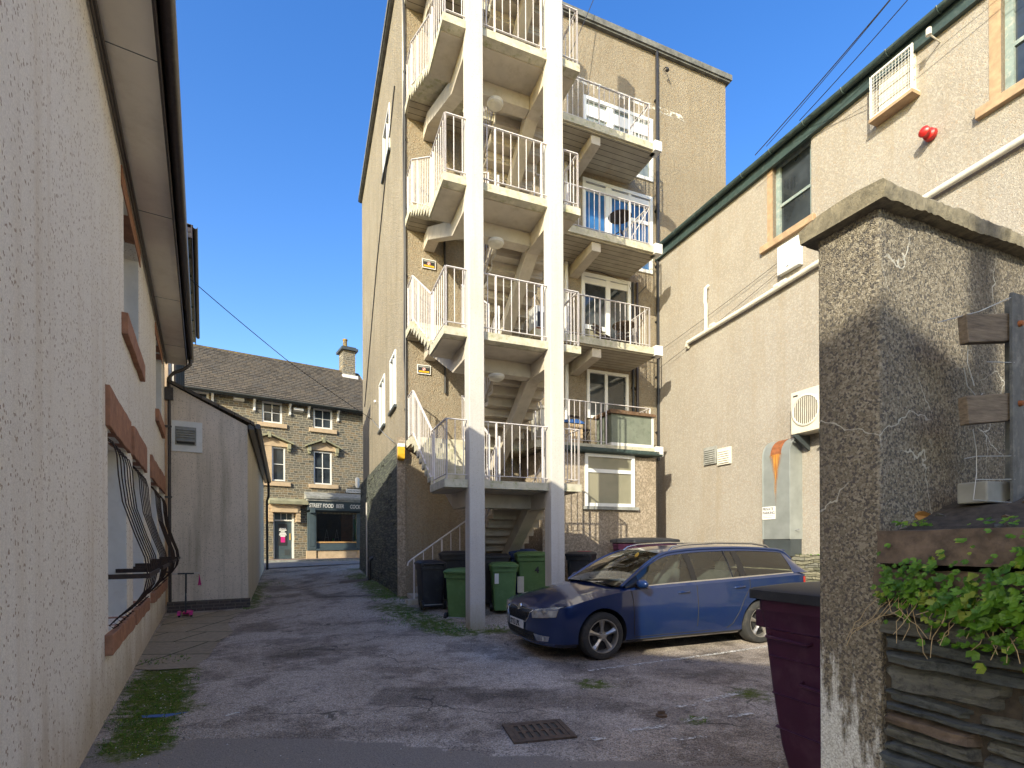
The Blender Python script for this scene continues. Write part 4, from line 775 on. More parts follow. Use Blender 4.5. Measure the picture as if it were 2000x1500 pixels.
s_.tube([(.83,-.09,6.86),(.83,-.09,7.55),(.80,-.09,7.62),(.82,-.09,7.95),(.83,-.0,8.03)],.045,8); s_.build('waste_pipe',M['upvc_dirty'],RB,smooth=40)
def vent(x0,x1,z0,z1,mat,n,lab):
    o=MB().box(x0,x1,-.05,-.001,z0,z1).build('wall_vent',mat,RB,bevel=.004,label=lab); s_=MB()
    for i in range(n): zz=z0+.04+(z1-z0-.08)*i/n; s_.prism([(-.052,zz+(z1-z0-.08)/n*.8),(-.075,zz),(-.052,zz)],'x',x0+.04,x1-.04)
    s_.build('slats',mat,o)
vent(.68,1.11,3.5,3.94,M['lead_grey'],7,'grey louvred wall vent'); vent(1.15,1.57,3.43,3.84,M['upvc_dirty'],6,'white louvred wall vent')
# rubble base under the right wall
s_=MB(); s_.box(-.1,9.4,-.22,-.0,-.2,1.28); rr=random.Random(3)
for z in range(14):
    x=-.1
    while x<9.3:
        L_=rr.uniform(.15,.6); s_.box(x,x+L_-.02,-.22-rr.uniform(.01,.06),-.21,z*.09,z*.09+.078); x+=L_
o=s_.build('rubble_wall',M['slate_wall_x']); at(o,(4.697,13.736,0),RBR); tag(o,'low lichen-covered slate rubble wall along the foot of the cream building','wall')
def rb_thing(mb,name,mat,label,cat,loc,**k): o=mb.build(name,mat,None,**k); o.location=RBM@Vector(loc); o.rotation_euler=(0,0,RBR); return tag(o,label,cat)
# alarm bell
s_=MB(); MX=Matrix.Rotation(R(90),4,'X'); s_.lathe([(0,0),(.08,0),(.095,.03),(.085,.09),(.05,.11),(.045,.15),(.075,.17),(.08,.22),(.04,.26),(0,.26)],18,MX); rb_thing(s_,'alarm_bell',M['red'],'red alarm bell on the cream wall of the right building','alarm',(5.83,-.005,8.14),smooth=50)
EB=thing('meter_box','white meter box on the cream wall below the old sash window','box',RBM@Vector((2.97,-.005,7.22)),RBR); s_=MB(); s_.box(0,.53,-.12,0,0,.6); s_.build('casing',M['white_plain'],EB,bevel=.012); s_=MB(); s_.box(.03,.5,-.13,-.121,.03,.57); s_.build('door',M['white_plain'],EB,bevel=.004); s_=MB(); s_.box(.24,.29,-.136,-.131,.07,.09); s_.build('latch',M['ink'],EB)
# wire cage over high grille
CG=thing('window_cage','white wire cage over the small louvred window under the right eaves','cage',RBM@Vector((4.98,0,9.02)),RBR)
s_=MB(); 
for x in (0,.66): s_.box(x-.015,x+.015,-.2,-.17,-.05,.72).box(x-.012,x+.012,-.17,0,-.02,.0)
s_.box(0,.66,-.2,-.17,-.03,.0).box(0,.66,-.2,-.17,.69,.72); s_.build('frame',M['white_paint'],CG)
s_=MB()
for i in range(1,13): s_.box(.66*i/13-.002,.66*i/13+.002,-.188,-.183,0,.69)
for i in range(1,13): s_.box(0,.66,-.189,-.184,.69*i/13-.002,.69*i/13+.002)
s_.build('mesh',M['white_plain'],CG)
s_=MB(); s_.box(.04,.62,-.03,-.002,.02,.68)
for z in (.22,.42,.6): s_.box(.04,.62,-.05,-.03,z,z+.05)
s_.build('louvre',M['upvc_dirty'],CG); s_=MB(); s_.box(-.02,.68,-.22,-.0,-.09,-.035); s_.build('shelf',M['sill_stone'],CG)
s_=MB(); s_.tube([(0,0,0),(0,-.3,.02)],.012,6); s_.lathe([(0,0),(.04,0),(.04,.1),(0,.1)],10,Matrix.Translation((0,-.3,0))); rb_thing(s_,'wire_bracket',M['upvc_dirty'],'small pale bracket on the wall just under the right gutter','bracket',(5.95,0,9.55))
# air-conditioning unit
AC=thing('air_conditioner','cream outdoor air-conditioning unit on brackets beside the steel duct','air conditioner',RBM@Vector((3.5,-.05,3.70)),RBR)
s_=MB(); s_.box(0,.82,-.33,0,0,.84); s_.build('casing',simple('ac_cream',(.68,.62,.50),.45,var=.05,dirt=(.5,.42,.3),dirt_amt=.3),AC,bevel=.015)
s_=MB(); s_.lathe([(.29,0),(.31,.02),(.28,.03),(.27,.005),(.29,0)],32,Matrix.Translation((.34,-.33,.43))@MX,False); s_.build('fan_ring',M['upvc_dirty'],AC,smooth=40)
s_=MB(); s_.lathe([(0,0),(.275,0),(.275,.004),(0,.004)],32,Matrix.Translation((.34,-.331,.43))@MX); fa=s_.build('fan_recess',simple('fan_dark',(.13,.11,.08),.7),AC)
s_=MB()
for i in range(-6,7):
    x=.34+i*.042; hh=math.sqrt(max(0,.275**2-(i*.042)**2)); s_.box(x-.006,x+.006,-.352,-.345,.43-hh,.43+hh)
s_.build('fan_grille',M['upvc_dirty'],AC); s_=MB(); s_.box(.06,.16,-.336,-.331,.74,.77); s_.build('badge',M['ink'],AC)
for x in (.12,.68): s_=MB(); s_.prism([(0.04,-.02),(-.4,-.02),(-.4,-.06),(.0,-.3),(.04,-.3)],'x',x-.02,x+.02); s_.build('bracket',M['dark_grey'],AC)
s_=MB(); s_.tube([(.8,-.1,.1),(.9,-.05,0),(.9,-.02,-.6)],.02,6); s_.build('pipe',M['black_plastic'],AC)
# steel duct
DU=thing('steel_duct','big galvanised steel duct with a rust-streaked curved top on the cream wall','duct',RBM@Vector((3.12,0,0)),RBR)
prof=[(-.36,1.6),(-.36,3.35)]+[(-.36+.36*(1-math.cos(t)),3.35+.36*math.sin(t)) for t in [i*math.pi/2/10 for i in range(1,11)]]
s_=MB(); s_.prism(prof+[(-.0,3.71),(-.0,1.6)],'x',-.33,.33); s_.build('casing',M['steel_galv'],DU)
s_=MB(); s_.box(-.325,.325,-.34,-.02,1.25,1.6); s_.prism([(-.34,1.6),(0,1.6),(0,1.15)],'x',-.30,.30) ; s_.build('outlet',M['dark_grey'],DU)
for x in (-.33,.33): 
    s_=MB(); s_.tube([(x,a,b_) for a,b_ in prof],.012,5); s_.build('seam',M['steel_galv'],DU)
m,nt2,b=newmat('rust_streak'); N=NB(nt2); tc=N.n('ShaderNodeTexCoord'); sp=N.n('ShaderNodeSeparateXYZ'); N.l(tc.outputs['Object'],sp.inputs[0])
zf=N.math('DIVIDE',N.math('SUBTRACT',sp.outputs[2],2.35),1.0,True); wd=N.math('ADD',N.math('MULTIPLY',N.math('POWER',zf,2.2),.16),.012); nn=N.noise(N.coord(scale=(14,1,1.2)),3,5)
ab=N.math('ABSOLUTE',N.math('ADD',sp.outputs[0],N.math('MULTIPLY',N.math('SUBTRACT',nn,.5),.12))); fc=N.ramp(N.math('ADD',N.math('DIVIDE',ab,wd),N.math('MULTIPLY',N.math('SUBTRACT',N.noise(N.coord(scale=(30,1,1)),2,6),.5),.9)),.2,1.3,(1,1,1,1),(0,0,0,1)); fc=N.math('MULTIPLY',fc,N.math('ADD',N.math('MULTIPLY',zf,.8),.25),True)
cc=N.mix(N.ramp(nn,.35,.65),(.36,.10,.02),(.62,.30,.06)); N.l(cc,b.inputs['Base Color']); b.inputs['Roughness'].default_value=.85
tr=N.n('ShaderNodeBsdfTransparent'); mx=N.n('ShaderNodeMixShader'); N.l(fc,mx.inputs[0]); N.l(tr.outputs[0],mx.inputs[1]); N.l(b.outputs[0],mx.inputs[2]); N.l(mx.outputs[0],nt2.nodes['Material Output'].inputs[0])
s_=MB(); 
pr=[(a-.004,b_+.002) for a,b_ in prof[1:]]
for i in range(len(pr)-1): s_.quad((-.13,pr[i][0],pr[i][1]),(.13,pr[i][0],pr[i][1]),(.13,pr[i+1][0],pr[i+1][1]),(-.13,pr[i+1][0],pr[i+1][1]))
s_.build('rust_patch',M['rust'],DU)
s_=MB(); s_.quad((-.3,-.364,2.3),(.3,-.364,2.3),(.3,-.364,3.37),(-.3,-.364,3.37)); s_.build('rust_streak',m,DU)
s_=MB(); s_.tube([(.33,-.2,1.78),(.42,-.2,1.8)],.012,6); s_.build('stay',M['wire_pale'],DU)
PS=thing('parking_sign','white private parking notice fixed to the steel duct','sign',RBM@Vector((2.79,-.372,2.02)),RBR); s_=MB(); s_.box(0,.33,-.006,0,0,.27); s_.build('board',M['white_plain'],PS)
text('PRIVATE',.085,M['ink'],PS,(.015,-.008,.19),sx=.85); text('PARKING',.085,M['ink'],PS,(.015,-.008,.11),sx=.85)
s_=MB(); s_.box(.02,.28,-.008,-.0061,.07,.08).box(.02,.25,-.008,-.0061,.035,.045); s_.build('small_print',M['lead_grey'],PS)

# ================================================================ 8 tall dashed garden wall at the right, with coping
M['dash_dark']=render_mat('dash_dark',(.25,.215,.165),(.175,.15,.12),gc=.35,grain=230,bump=1.0,dist=.004,chips=(.08,.075,.075),chip_amt=.3,stain=(.12,.10,.08),stain_amt=.5,light=(.45,.40,.32))
m=M['dash_dark']; nt2=m.node_tree; N=NB(nt2); b=nt2.nodes['Principled BSDF']; old=b.inputs['Base Color'].links[0].from_socket
tc=N.n('ShaderNodeTexCoord'); sp=N.n('ShaderNodeSeparateXYZ'); N.l(tc.outputs['Object'],sp.inputs[0])
cs=N.noise(N.coord(scale=(5,5,.9)),1.9,7,.7); lowm=N.math('SUBTRACT',1.30,sp.outputs[2]); ff=N.math('ADD',N.math('MULTIPLY',lowm,.44),N.math('ADD',N.math('SUBTRACT',cs,.60),N.math('MULTIPLY',N.math('SUBTRACT',N.noise(N.coord(scale=(1,1,.6)),26,6,.7),.5),.35))); 
lim=N.math('MULTIPLY',N.ramp(ff,.0,.10),N.math('LESS_THAN',sp.outputs[0],.30)); lim2=N.math('MULTIPLY',lim,N.math('ADD',.45,N.math('MULTIPLY',N.sep(N.voro(N.coord(),190),0),.55)))
c=N.mix(lim2,old,(.80,.80,.78)); N.l(c,b.inputs['Base Color'])
# crazing cracks
vn=N.n('ShaderNodeTexVoronoi',feature='DISTANCE_TO_EDGE'); vn.inputs['Scale'].default_value=2.1; vm=N.n('ShaderNodeVectorMath',operation='MULTIPLY_ADD'); nn=N.n('ShaderNodeTexNoise'); nn.inputs['Scale'].default_value=5; nn.inputs['Detail'].default_value=4; N.l(tc.outputs['Object'],nn.inputs['Vector']); N.l(nn.outputs['Color'],vm.inputs[0]); vm.inputs[1].default_value=(.22,.22,.22); N.l(tc.outputs['Object'],vm.inputs[2]); N.l(vm.outputs[0],vn.inputs['Vector'])
crk=N.math('MULTIPLY',N.math('LESS_THAN',vn.outputs['Distance'],.0045),N.ramp(N.noise(tc.outputs['Object'],1.7,2),.50,.55)); c=N.mix(N.math('MULTIPLY',crk,.7),c,(.6,.58,.52)); N.l(c,b.inputs['Base Color'])
PW=thing('garden_wall','tall dark pebble-dashed wall with a weathered concrete coping at the right edge','wall',(1.295,1.80,0),BR)
s_=MB(); s_.box(0,4.5,0,.235,-.1,2.74)
o=s_.build('wall',M['dash_dark'],PW,bevel=.012)
M['coping']=simple('coping',(.21,.18,.125),.95,var=.4,vs=22,bump=1.0,bs=120,dirt=(.07,.065,.05),dirt_amt=.7)
def coping():
    mb=MB(); rr=random.Random(2); n=60
    P=lambda x,y,z:(x,y+.006*mn.noise(Vector((x*14,y*30,z*30)))+.004*mn.noise(Vector((x*55,y*70,z*70))),z+.008*mn.noise(Vector((x*9,y*20,1+z*20)))+.005*mn.noise(Vector((x*60,y*60,z*60))))
    prof=[(-.045,2.725),(-.05,2.77),(-.042,2.782),(.04,2.797),(.12,2.805),(.20,2.797),(.275,2.782),(.283,2.77),(.278,2.725)]
    n=420
    for i in range(n+1):
        x=-.045+4.6*i/n
        for y,z in prof: mb.v.append(P(x,y,z))
    k=len(prof)
    for i in range(n):
        for j in range(k): mb.f.append([i*k+j,(i+1)*k+j,(i+1)*k+(j+1)%k,i*k+(j+1)%k]); mb.m.append(0)
    mb.f.append(list(range(k))); mb.m.append(0); mb.f.append([n*k+j for j in range(k)][::-1]); mb.m.append(0)
    return mb
coping().build('coping',M['coping'],PW,smooth=50)

# ================================================================ 9 slate retaining wall with stone slab, right foreground
RW_=Matrix.Translation((1.33,1.80,0))@Matrix.Rotation(RBR,4,'Z')
def slate(name,c1,c2):
    m,nt,b=newmat(name); N=NB(nt); v=N.coord(scale=(1,1,5)); a=N.noise(v,7,9,.75); w2=N.noise(N.coord(),30,6,.7)
    c=N.mix(N.ramp(a,.35,.7),c1,c2); c=N.mix(N.ramp(w2,.35,.5,(.8,.8,.8,1),(0,0,0,1)),c,tuple(x*.45 for x in c1)); c=N.mix(N.math('MULTIPLY',N.math('GREATER_THAN',N.noise(N.coord(),11,6,.8),.64),.5),c,(.16,.17,.09))
    N.l(c,b.inputs['Base Color']); b.inputs['Roughness'].default_value=.85; N.bump(N.math('ADD',a,N.math('MULTIPLY',w2,.5)),1,.012,b); return m
M['stone_blue']=slate('stone_blue',(.055,.064,.07),(.12,.13,.125))
M['stone_grey']=slate('stone_grey',(.08,.082,.08),(.17,.165,.135))
M['stone_brown']=simple('stone_brown',(.125,.09,.068),.9,var=.5,vs=14,bump=1,bs=55,dirt=(.045,.035,.03),dirt_amt=.8)
M['soil']=simple('soil',(.05,.04,.032),.98,var=.5,vs=30,bump=1,bs=60)
RT=thing('retaining_wall','drystone slate retaining wall topped by a rough stone slab at the right edge','wall',(1.33,1.80,0),RBR)
s_=MB(); rr=random.Random(11)
def stone(mb,x0,x1,z0,z1,y,rr):
    nx,nz=14,6; d=rr.uniform(-.01,.035); sk=rr.uniform(-.10,.10)*(z1-z0); tl=rr.uniform(-.02,.02); o_=rr.uniform(0,50)
    cut=[rr.uniform(0,.02) for _ in range(4)]
    def P(u,v):
        x=x0+(x1-x0)*u; z=z0+(z1-z0)*v+sk*(u-.5)*1.2
        e=min(u,1-u)*(x1-x0); f=min(v,1-v)*(z1-z0); rd=(1 if e>.004 else .0)*(1 if f>.003 else .15)
        n=mn.noise(Vector((x*9+o_,z*60,d*90)))*.009+mn.noise(Vector((x*38,z*150+o_,2)))*.006+tl*(v-.5)
        kx=(cut[0] if u<.5 else -cut[1])*(1 if (v>.5)==(cut[2]>.01) else 0)*(1 if e<.03 else 0)
        return (x+mn.noise(Vector((x*20,z*25,5)))*.006+kx,y-(.028+d)*rd-n*rd,z+mn.noise(Vector((x*11+o_,z*8,9)))*.008)
    mb.grid(P,nx,nz)
z=-.02; 
while z<1.33:
    h=rr.choice([.03,.04,.05,.065,.09]); x=-.02; h=min(h,1.36-z)
    while x<3.2:
        L_=rr.uniform(.14,.42)*(1.2 if h<.1 else .9); s_.mi=rr.choice([0,0,0,1,1,1,0,1,2]); stone(s_,x+.004,x+L_-.004,z+.003,z+h-.003,-.0,rr); x+=L_
    z+=h
s_.build('slate_courses',[M['stone_blue'],M['stone_grey'],M['stone_brown']],RT,smooth=22)
s_=MB(); s_.box(-.03,3.3,-.005,.12,-.1,1.36); s_.build('core',M['soil'],RT)
def rough_block(x0,x1,y0,y1,z0,z1,amp,mat,name,par,sd):
    bm=bmesh.new(); bmesh.ops.create_cube(bm,size=1); bmesh.ops.subdivide_edges(bm,edges=bm.edges,cuts=9,use_grid_fill=True)
    for v in bm.verts:
        p=Vector((x0+(v.co.x+.5)*(x1-x0),y0+(v.co.y+.5)*(y1-y0),z0+(v.co.z+.5)*(z1-z0))); n=mn.noise_vector(p*9+Vector((sd,0,0)))*amp+mn.noise_vector(p*30)*amp*.4
        v.co=p+n
    me=bpy.data.meshes.new(name); bm.to_mesh(me); bm.free(); me.materials.append(mat)
    for p in me.polygons: p.use_smooth=True
    me.set_sharp_from_angle(angle=R(50)); o=bpy.data.objects.new(name,me); C.objects.link(o); o.parent=par; return o
rough_block(-.02,1.2,-.045,.4,1.355,1.455,.016,M['stone_brown'],'stone_course',RT,3)
rough_block(.0,1.5,-.075,.5,1.475,1.585,.008,M['stone_brown'],'top_slab',RT,8)
rough_block(1.53,3.0,-.075,.5,1.475,1.585,.008,M['stone_brown'],'top_slab',RT,9)
# raised bed of soil and rubble between slab and wall
s_=MB()
def bed(u,v):
    x=-.0+3*u; y=.02+1.6*v; return (x,y,1.575+.14*min(1,v*4)+.02*mn.noise(Vector((x*9,y*9,0)))+.012*mn.noise(Vector((x*30,y*30,0))))
s_.grid(bed,60,50)
o=s_.build('soil_bed',M['soil'],RT,smooth=60)
rr=random.Random(21); s_=MB(); MS_=[M['stone_blue'],M['stone_grey'],M['stone_brown']]
for i in range(260):
    u=rr.random()*.5; v=rr.random()*.5; p=Vector(bed(u,v)); r=rr.uniform(.005,.02); s_.mi=rr.choice([0,1,2])
    b0=len(s_.v); mt=Matrix.Rotation(rr.uniform(0,3),3,'Z')@Matrix.Rotation(rr.uniform(0,3),3,'X')
    for q in ((1,0,0),(-1,0,0),(0,.8,0),(0,-.7,0),(0,0,.6),(0,0,-.6),(.6,.5,.4),(-.6,-.5,.4)): s_.v.append(tuple(p+mt@Vector(q)*r))
    for f in ((0,6,2),(6,4,2),(0,4,6),(0,3,4),(3,7,4),(7,1,4),(1,2,4),(1,7,3),(2,0,5),(0,3,5),(3,1,5),(1,2,5)): s_.f.append([b0+k for k in f]); s_.m.append(s_.mi)
st_=s_.build('rubble',MS_); st_.location=(1.33,1.80,0); st_.rotation_euler=(0,0,RBR); st_['kind']='stuff'
def rt_thing(mb,name,mat,label,cat,loc=(0,0,0),**k): o=mb.build(name,mat,None,**k); o.location=RW_@Vector(loc); o.rotation_euler=(0,0,RBR); return tag(o,label,cat)
def pxp(u,v,Y): return Vector(((u-1000)/1000*Y,Y,1.55+(1060-v)/1000*Y))
# steel post, timber rails, concrete block
SP=thing('fence_post','old steel fence post with two short weathered timber rails above the retaining wall','fence',(1.725,1.755,1.66),BR)
s_=MB(); s_.box(-.012,.06,0,.008,0,.74).box(.052,.06,.008,.05,0,.74); s_.build('post',M['steel_old'],SP)
for z0,z1,nm in ((.57,.665,'a'),(.295,.39,'b')):
    d=Vector((-.371,.928,0)); 
    s_=MB(); s_.beam((.01,.026,(z0+z1)/2+.01),(-.185,.055,(z0+z1)/2-.012),.03,z1-z0); s_.build('rail',M['wood_grey'],SP,bevel=.003); s_=MB(); s_.lathe([(0,0),(.011,0),(.009,.01),(0,.012)],10,Matrix.Translation((.03,0,(z0+z1)/2+.02))@Matrix.Rotation(R(90),4,'X')); s_.build('bolt',M['rust'],SP)
s_=MB(); s_.box(-.10,.09,-.04,.05,0,.075); o=s_.build('concrete_block',M['lead_grey'],None,bevel=.006); o.location=(1.70,1.82,1.68); o.rotation_euler=(0,0,BR); tag(o,'small grey concrete block at the foot of the steel fence post','block')
s_=MB(); 
P0=lambda a,b_,c_:Vector((1.725+a*.928-b_*.371,1.755+a*.371+b_*.928,1.66+c_))
for pts in ([(-.02,0,.72),(-.1,.05,.68),(-.24,.1,.64)],[(-.14,.06,.66),(-.15,.06,.5),(-.13,.05,.42)],[(0,0,.5),(-.1,.03,.5)],[(-.14,.05,.27),(-.12,.05,.2),(-.12,.05,.12),(-.14,.05,.03)],[(0,0,.18),(-.12,.05,.18),(-.17,.06,.17)],[(0,0,.1),(-.12,.05,.1)],[(0,0,.02),(-.14,.05,.03)],[(-.17,.06,.48),(-.15,.06,.42),(-.11,.05,.38),(-.08,.05,.40)]): s_.tube([P0(*q) for q in pts],.0016,5)
tag(s_.build('wire_mesh',M['wire_pale']),'broken strands of wire netting hanging from the steel fence post','wire netting')
# leafy plant trailing over the wall
m,nt2,b=newmat('leaf_green'); N=NB(nt2); v=N.coord(); oi=N.n('ShaderNodeNewGeometry')
rn=N.voro(v,28); c=N.mix(N.ramp(N.sep(rn,0),0,1),(.035,.12,.008),(.13,.28,.02)); c=N.mix(N.math('MULTIPLY',N.math('GREATER_THAN',N.sep(rn,1),.9),.7),c,(.3,.34,.05))
N.l(c,b.inputs['Base Color']); b.inputs['Roughness'].default_value=.5; b.inputs['Subsurface Weight'].default_value=0; b.inputs['Transmission Weight'].default_value=0
tl=N.n('ShaderNodeBsdfTranslucent'); N.l(c,tl.inputs[0]); ad=N.n('ShaderNodeMixShader'); ad.inputs[0].default_value=.25; N.l(b.outputs[0],ad.inputs[1]); N.l(tl.outputs[0],ad.inputs[2]); N.l(ad.outputs[0],nt2.nodes['Material Output'].inputs[0]); M['leaf']=m
def leaf(mb,p,r,nrm,rr):
    nrm=Vector(nrm).normalized(); a=nrm.cross(Vector((rr.uniform(-1,1),rr.uniform(-1,1),1))).normalized(); c_=nrm.cross(a); n=12; b0=len(mb.v)
    mb.v.append(tuple(p+nrm*(-r*.18)))
    for i in range(n):
        t=2*math.pi*i/n+.26; rad=r*(1 if i%2 else .86); 
        if i==0: rad=r*.3
        mb.v.append(tuple(p+(a*math.cos(t)+c_*math.sin(t))*rad+nrm*rr.uniform(-.08,.1)*r))
    for i in range(n): mb.f.append([b0,b0+1+i,b0+1+(i+1)%n]); mb.m.append(0)
PLT=thing('trailing_plant','green lobed-leaved plant trailing over the slate retaining wall','plant',(1.33,1.80,0),RBR)
s_=MB(); rr=random.Random(31)
for i in range(1900):
    x=rr.uniform(.03,1.35); zc=1.40-.05*x+.05*mn.noise(Vector((x*5,0,0))); sp_=.07+.09*min(1,x*2.2); z=zc+rr.gauss(0,.42)*sp_
    if rr.random()<.12: z-=rr.uniform(0,.12)
    y=-.085-rr.uniform(0,.05+.05*min(1,x*3))*(1-abs(z-zc)/.3); r=rr.uniform(.004,.0125)*(1+1.1*min(1,max(0,x-.1)*2.2))*(1.25 if rr.random()<.12 else 1)
    leaf(s_,Vector((x,y,z)),r,(rr.uniform(-.5,.5),-1,rr.uniform(.1,1.1)),rr)
for i in range(60): 
    x=rr.uniform(.25,.75); z=1.46+rr.uniform(0,.12); leaf(s_,Vector((x,-.11,z)),rr.uniform(.006,.011),(rr.uniform(-.5,.5),-1,.8),rr)
for a,b_,n in ((.05,.15,30),(.28,.12,14)): 
    for i in range(n): leaf(s_,Vector((a+rr.uniform(-.05,.07),.02+rr.uniform(-.03,.05),1.60+rr.uniform(0,.02))),rr.uniform(.006,.010),(rr.uniform(-.4,.4),-.6,1),rr)
s_.build('leaves',M['leaf'],PLT)
s_=MB()
for i in range(46):
    x=rr.uniform(.02,1.0); p=Vector((x,-.10,1.37+rr.uniform(-.03,.05))); pts=[p]; dx=rr.uniform(-.05,.05)
    for k in range(5): p=p+Vector((dx*.5+rr.uniform(-.018,.018),-.006+rr.uniform(-.008,.008),-rr.uniform(.01,.045))); pts.append(p)
    s_.tube(pts,.0011,4)
s_.build('stems',simple('dry_stem',(.45,.34,.2),.8),PLT)
s_=MB(); s_.tube([RW_@Vector((.12,-.16,.82)),RW_@Vector((.19,-.14,.1))],.006,6); tag(s_.build('bamboo_cane',simple('cane',(.5,.33,.12),.6)),'thin yellow cane leaning on the slate retaining wall','cane')
s_=MB(); s_.add([(0,0,0),(.02,.01,.012),(.035,0,.02),(.02,-.01,.03),(.0,-.005,.03),(-.015,0,.02)],[(0,1,2,3,4,5)]); s_.add([(0,0,0),(-.02,.012,.01),(-.015,0,.02)],[(0,1,2)]); rt_thing(s_,'dead_leaf',simple('dead_leaf',(.35,.18,.06),.8),'curled brown dead leaf on top of the stone slab','leaf',(.08,.02,1.62))

# ================================================================ 10 wheelie bins
def rr_rect(w,d,r,n=4):
    pts=[]
    for cx,cy,a in ((w/2-r,d/2-r,0),(-w/2+r,d/2-r,90),(-w/2+r,-d/2+r,180),(w/2-r,-d/2+r,270)):
        for i in range(n+1): t=R(a+90*i/n); pts.append((cx+r*math.cos(t),cy+r*math.sin(t)))
    return pts
def loft(mb,secs):
    b=len(mb.v); k=len(secs[0])
    for s in secs: mb.v+=[tuple(p) for p in s]
    for i in range(len(secs)-1):
        for j in range(k): mb.f.append([b+i*k+j,b+i*k+(j+1)%k,b+(i+1)*k+(j+1)%k,b+(i+1)*k+j]); mb.m.append(mb.mi)
    mb.f.append([b+j for j in range(k)][::-1]); mb.m.append(mb.mi); mb.f.append([b+(len(secs)-1)*k+j for j in range(k)]); mb.m.append(mb.mi)
def binmat(n,c): return simple(n,c,.5,var=.12,vs=3,bump=.08,bs=90,dirt=tuple(min(1,x*1.6+.06) for x in c),dirt_amt=.35,spec=.4)
M['bin_green']=binmat('bin_green',(.10,.20,.075)); M['bin_black']=binmat('bin_black',(.022,.024,.032)); M['bin_grey']=binmat('bin_grey',(.035,.033,.036)); M['bin_purple']=binmat('bin_purple',(.045,.010,.034)); M['bin_blue']=binmat('bin_blue',(.02,.05,.16)); M['bin_lid_red']=binmat('bin_lid_red',(.45,.03,.05))
def wheelie(label,x,y,rz,w=.58,d=.72,h=1.06,body='bin_green',lid='bin_green',scale=1,z=None,sticker=None):
    """front face at -y; wheels and handle at +y"""
    t=thing('wheelie_bin',label,'wheelie bin',(x,y,gz(x,y)+.004 if z is None else z),rz,'wheelie bins')
    secs=[]; zb=.06; hb=h-.1
    for zz,f in ((zb,.80),(zb+.03,.84),(hb*.5,.91),(hb*.86,.965),(hb*.9,.975)): secs.append([(a*f,b_*(f*.94),zz) for a,b_ in rr_rect(w*.9,d*.84,.05)])
    secs.append([(a,b_,hb*.905) for a,b_ in rr_rect(w*.95,d*.86,.05)]); secs.append([(a,b_,hb) for a,b_ in rr_rect(w*.96,d*.87,.05)])
    s_=MB(); loft(s_,secs); bd=s_.build('body',M[body],t,smooth=35)
    s_=MB()
    for sx in (-.3,.3): s_.box(sx*w-.006,sx*w+.006,-d*.40,-d*.365,hb*.72,hb*.9)
    s_.box(-w*.36,w*.36,-d*.375,-d*.355,hb*.70,hb*.712); s_.build('front_ribs',M[body],bd)
    s_=MB(); P=[[(a,b_-.012,hb+.002) for a,b_ in rr_rect(w*1.0,d*.95,.05)],[(a,b_-.012,hb+.045) for a,b_ in rr_rect(w*1.0,d*.95,.05)],[(a,b_-.012,hb+.06) for a,b_ in rr_rect(w*.93,d*.88,.06)],[(a,b_-.012,hb+.09) for a,b_ in rr_rect(w*.80,d*.74,.07)],[(a,b_-.012,hb+.098) for a,b_ in rr_rect(w*.5,d*.5,.07)]]
    loft(s_,P); s_.box(-w*.2,w*.2,-d*.52,-d*.47,hb+.005,hb+.04); s_.build('lid',M[lid],t,smooth=35)
    s_=MB(); s_.tube([(-w*.36,d*.42,hb-.02),(-w*.36,d*.52,hb+.03),(w*.36,d*.52,hb+.03),(w*.36,d*.42,hb-.02)],.015,8); s_.build('handle',M[body],t,smooth=50)
    for sx in (-1,1):
        s_=MB(); s_.lathe([(.02,-.025),(.06,-.025),(.075,-.03),(.1,-.02),(.1,.02),(.075,.03),(.06,.025),(.02,.025)],22,Matrix.Translation((sx*w*.42,d*.33,.1))@Matrix.Rotation(R(90),4,'Y')); s_.build('wheel',M['black_plastic'],t,smooth=40)
    s_=MB(); s_.tube([(-w*.42,d*.33,.1),(w*.42,d*.33,.1)],.012,6); s_.build('axle',M['wire_pale'],t)
    return t
b1=wheelie('tall black wheelie bin standing alone at the left end by the stair handrail',-1.72,10.75,R(205),w=.56,d=.6,h=1.02,body='bin_black',lid='bin_black')
b2=wheelie('green wheelie bin partly hidden behind the left column',-.98,10.15,R(160),w=.56,body='bin_green',z=.0)
b3=wheelie('dark grey wheelie bin behind the left column under the handrail',-1.25,11.55,R(10),w=.8,d=.7,h=1.12,body='bin_grey',lid='bin_grey')
b4=wheelie('dark grey wheelie bin between the two columns behind the small green bin',-.42,11.0,R(15),w=.66,d=.7,h=1.12,body='bin_grey',lid='bin_grey')
b5=wheelie('small green wheelie bin with a white sticker between the columns',-.18,10.35,R(8),w=.55,d=.62,h=1.02,body='bin_green')
s_=MB(); s_.box(-.21,-.13,-.268,-.262,.62,.82); st=s_.build('sticker',M['white_plain'],b5); st.rotation_euler=(R(3.5),0,0); st.location=(0,-.025,-.0)
b6=wheelie('larger green wheelie bin numbered 4 with a pale label beside the right column',.42,11.05,R(5),w=.72,d=.78,h=1.14,body='bin_green')
text('4',.17,M['ink'],b6,(.03,-.338,.70),(R(87),0,0),bold=.008); s_=MB(); s_.box(-.34,-.2,-.30,-.294,.28,.62); st=s_.build('sticker',M['upvc_dirty'],b6)
b7=wheelie('blue-lidded wheelie bin tucked behind the green bin numbered 4',.25,11.85,R(0),w=.66,d=.7,h=1.12,body='bin_blue',lid='bin_blue')
b8=wheelie('black wheelie bin with a red patch on its lid beside the extension wall',1.58,11.7,R(-20),w=.62,d=.72,h=1.06,body='bin_black',lid='bin_black')
s_=MB(); s_.box(-.05,.22,-.2,.1,1.057,1.064); s_.build('lid_patch',M['bin_lid_red'],b8)
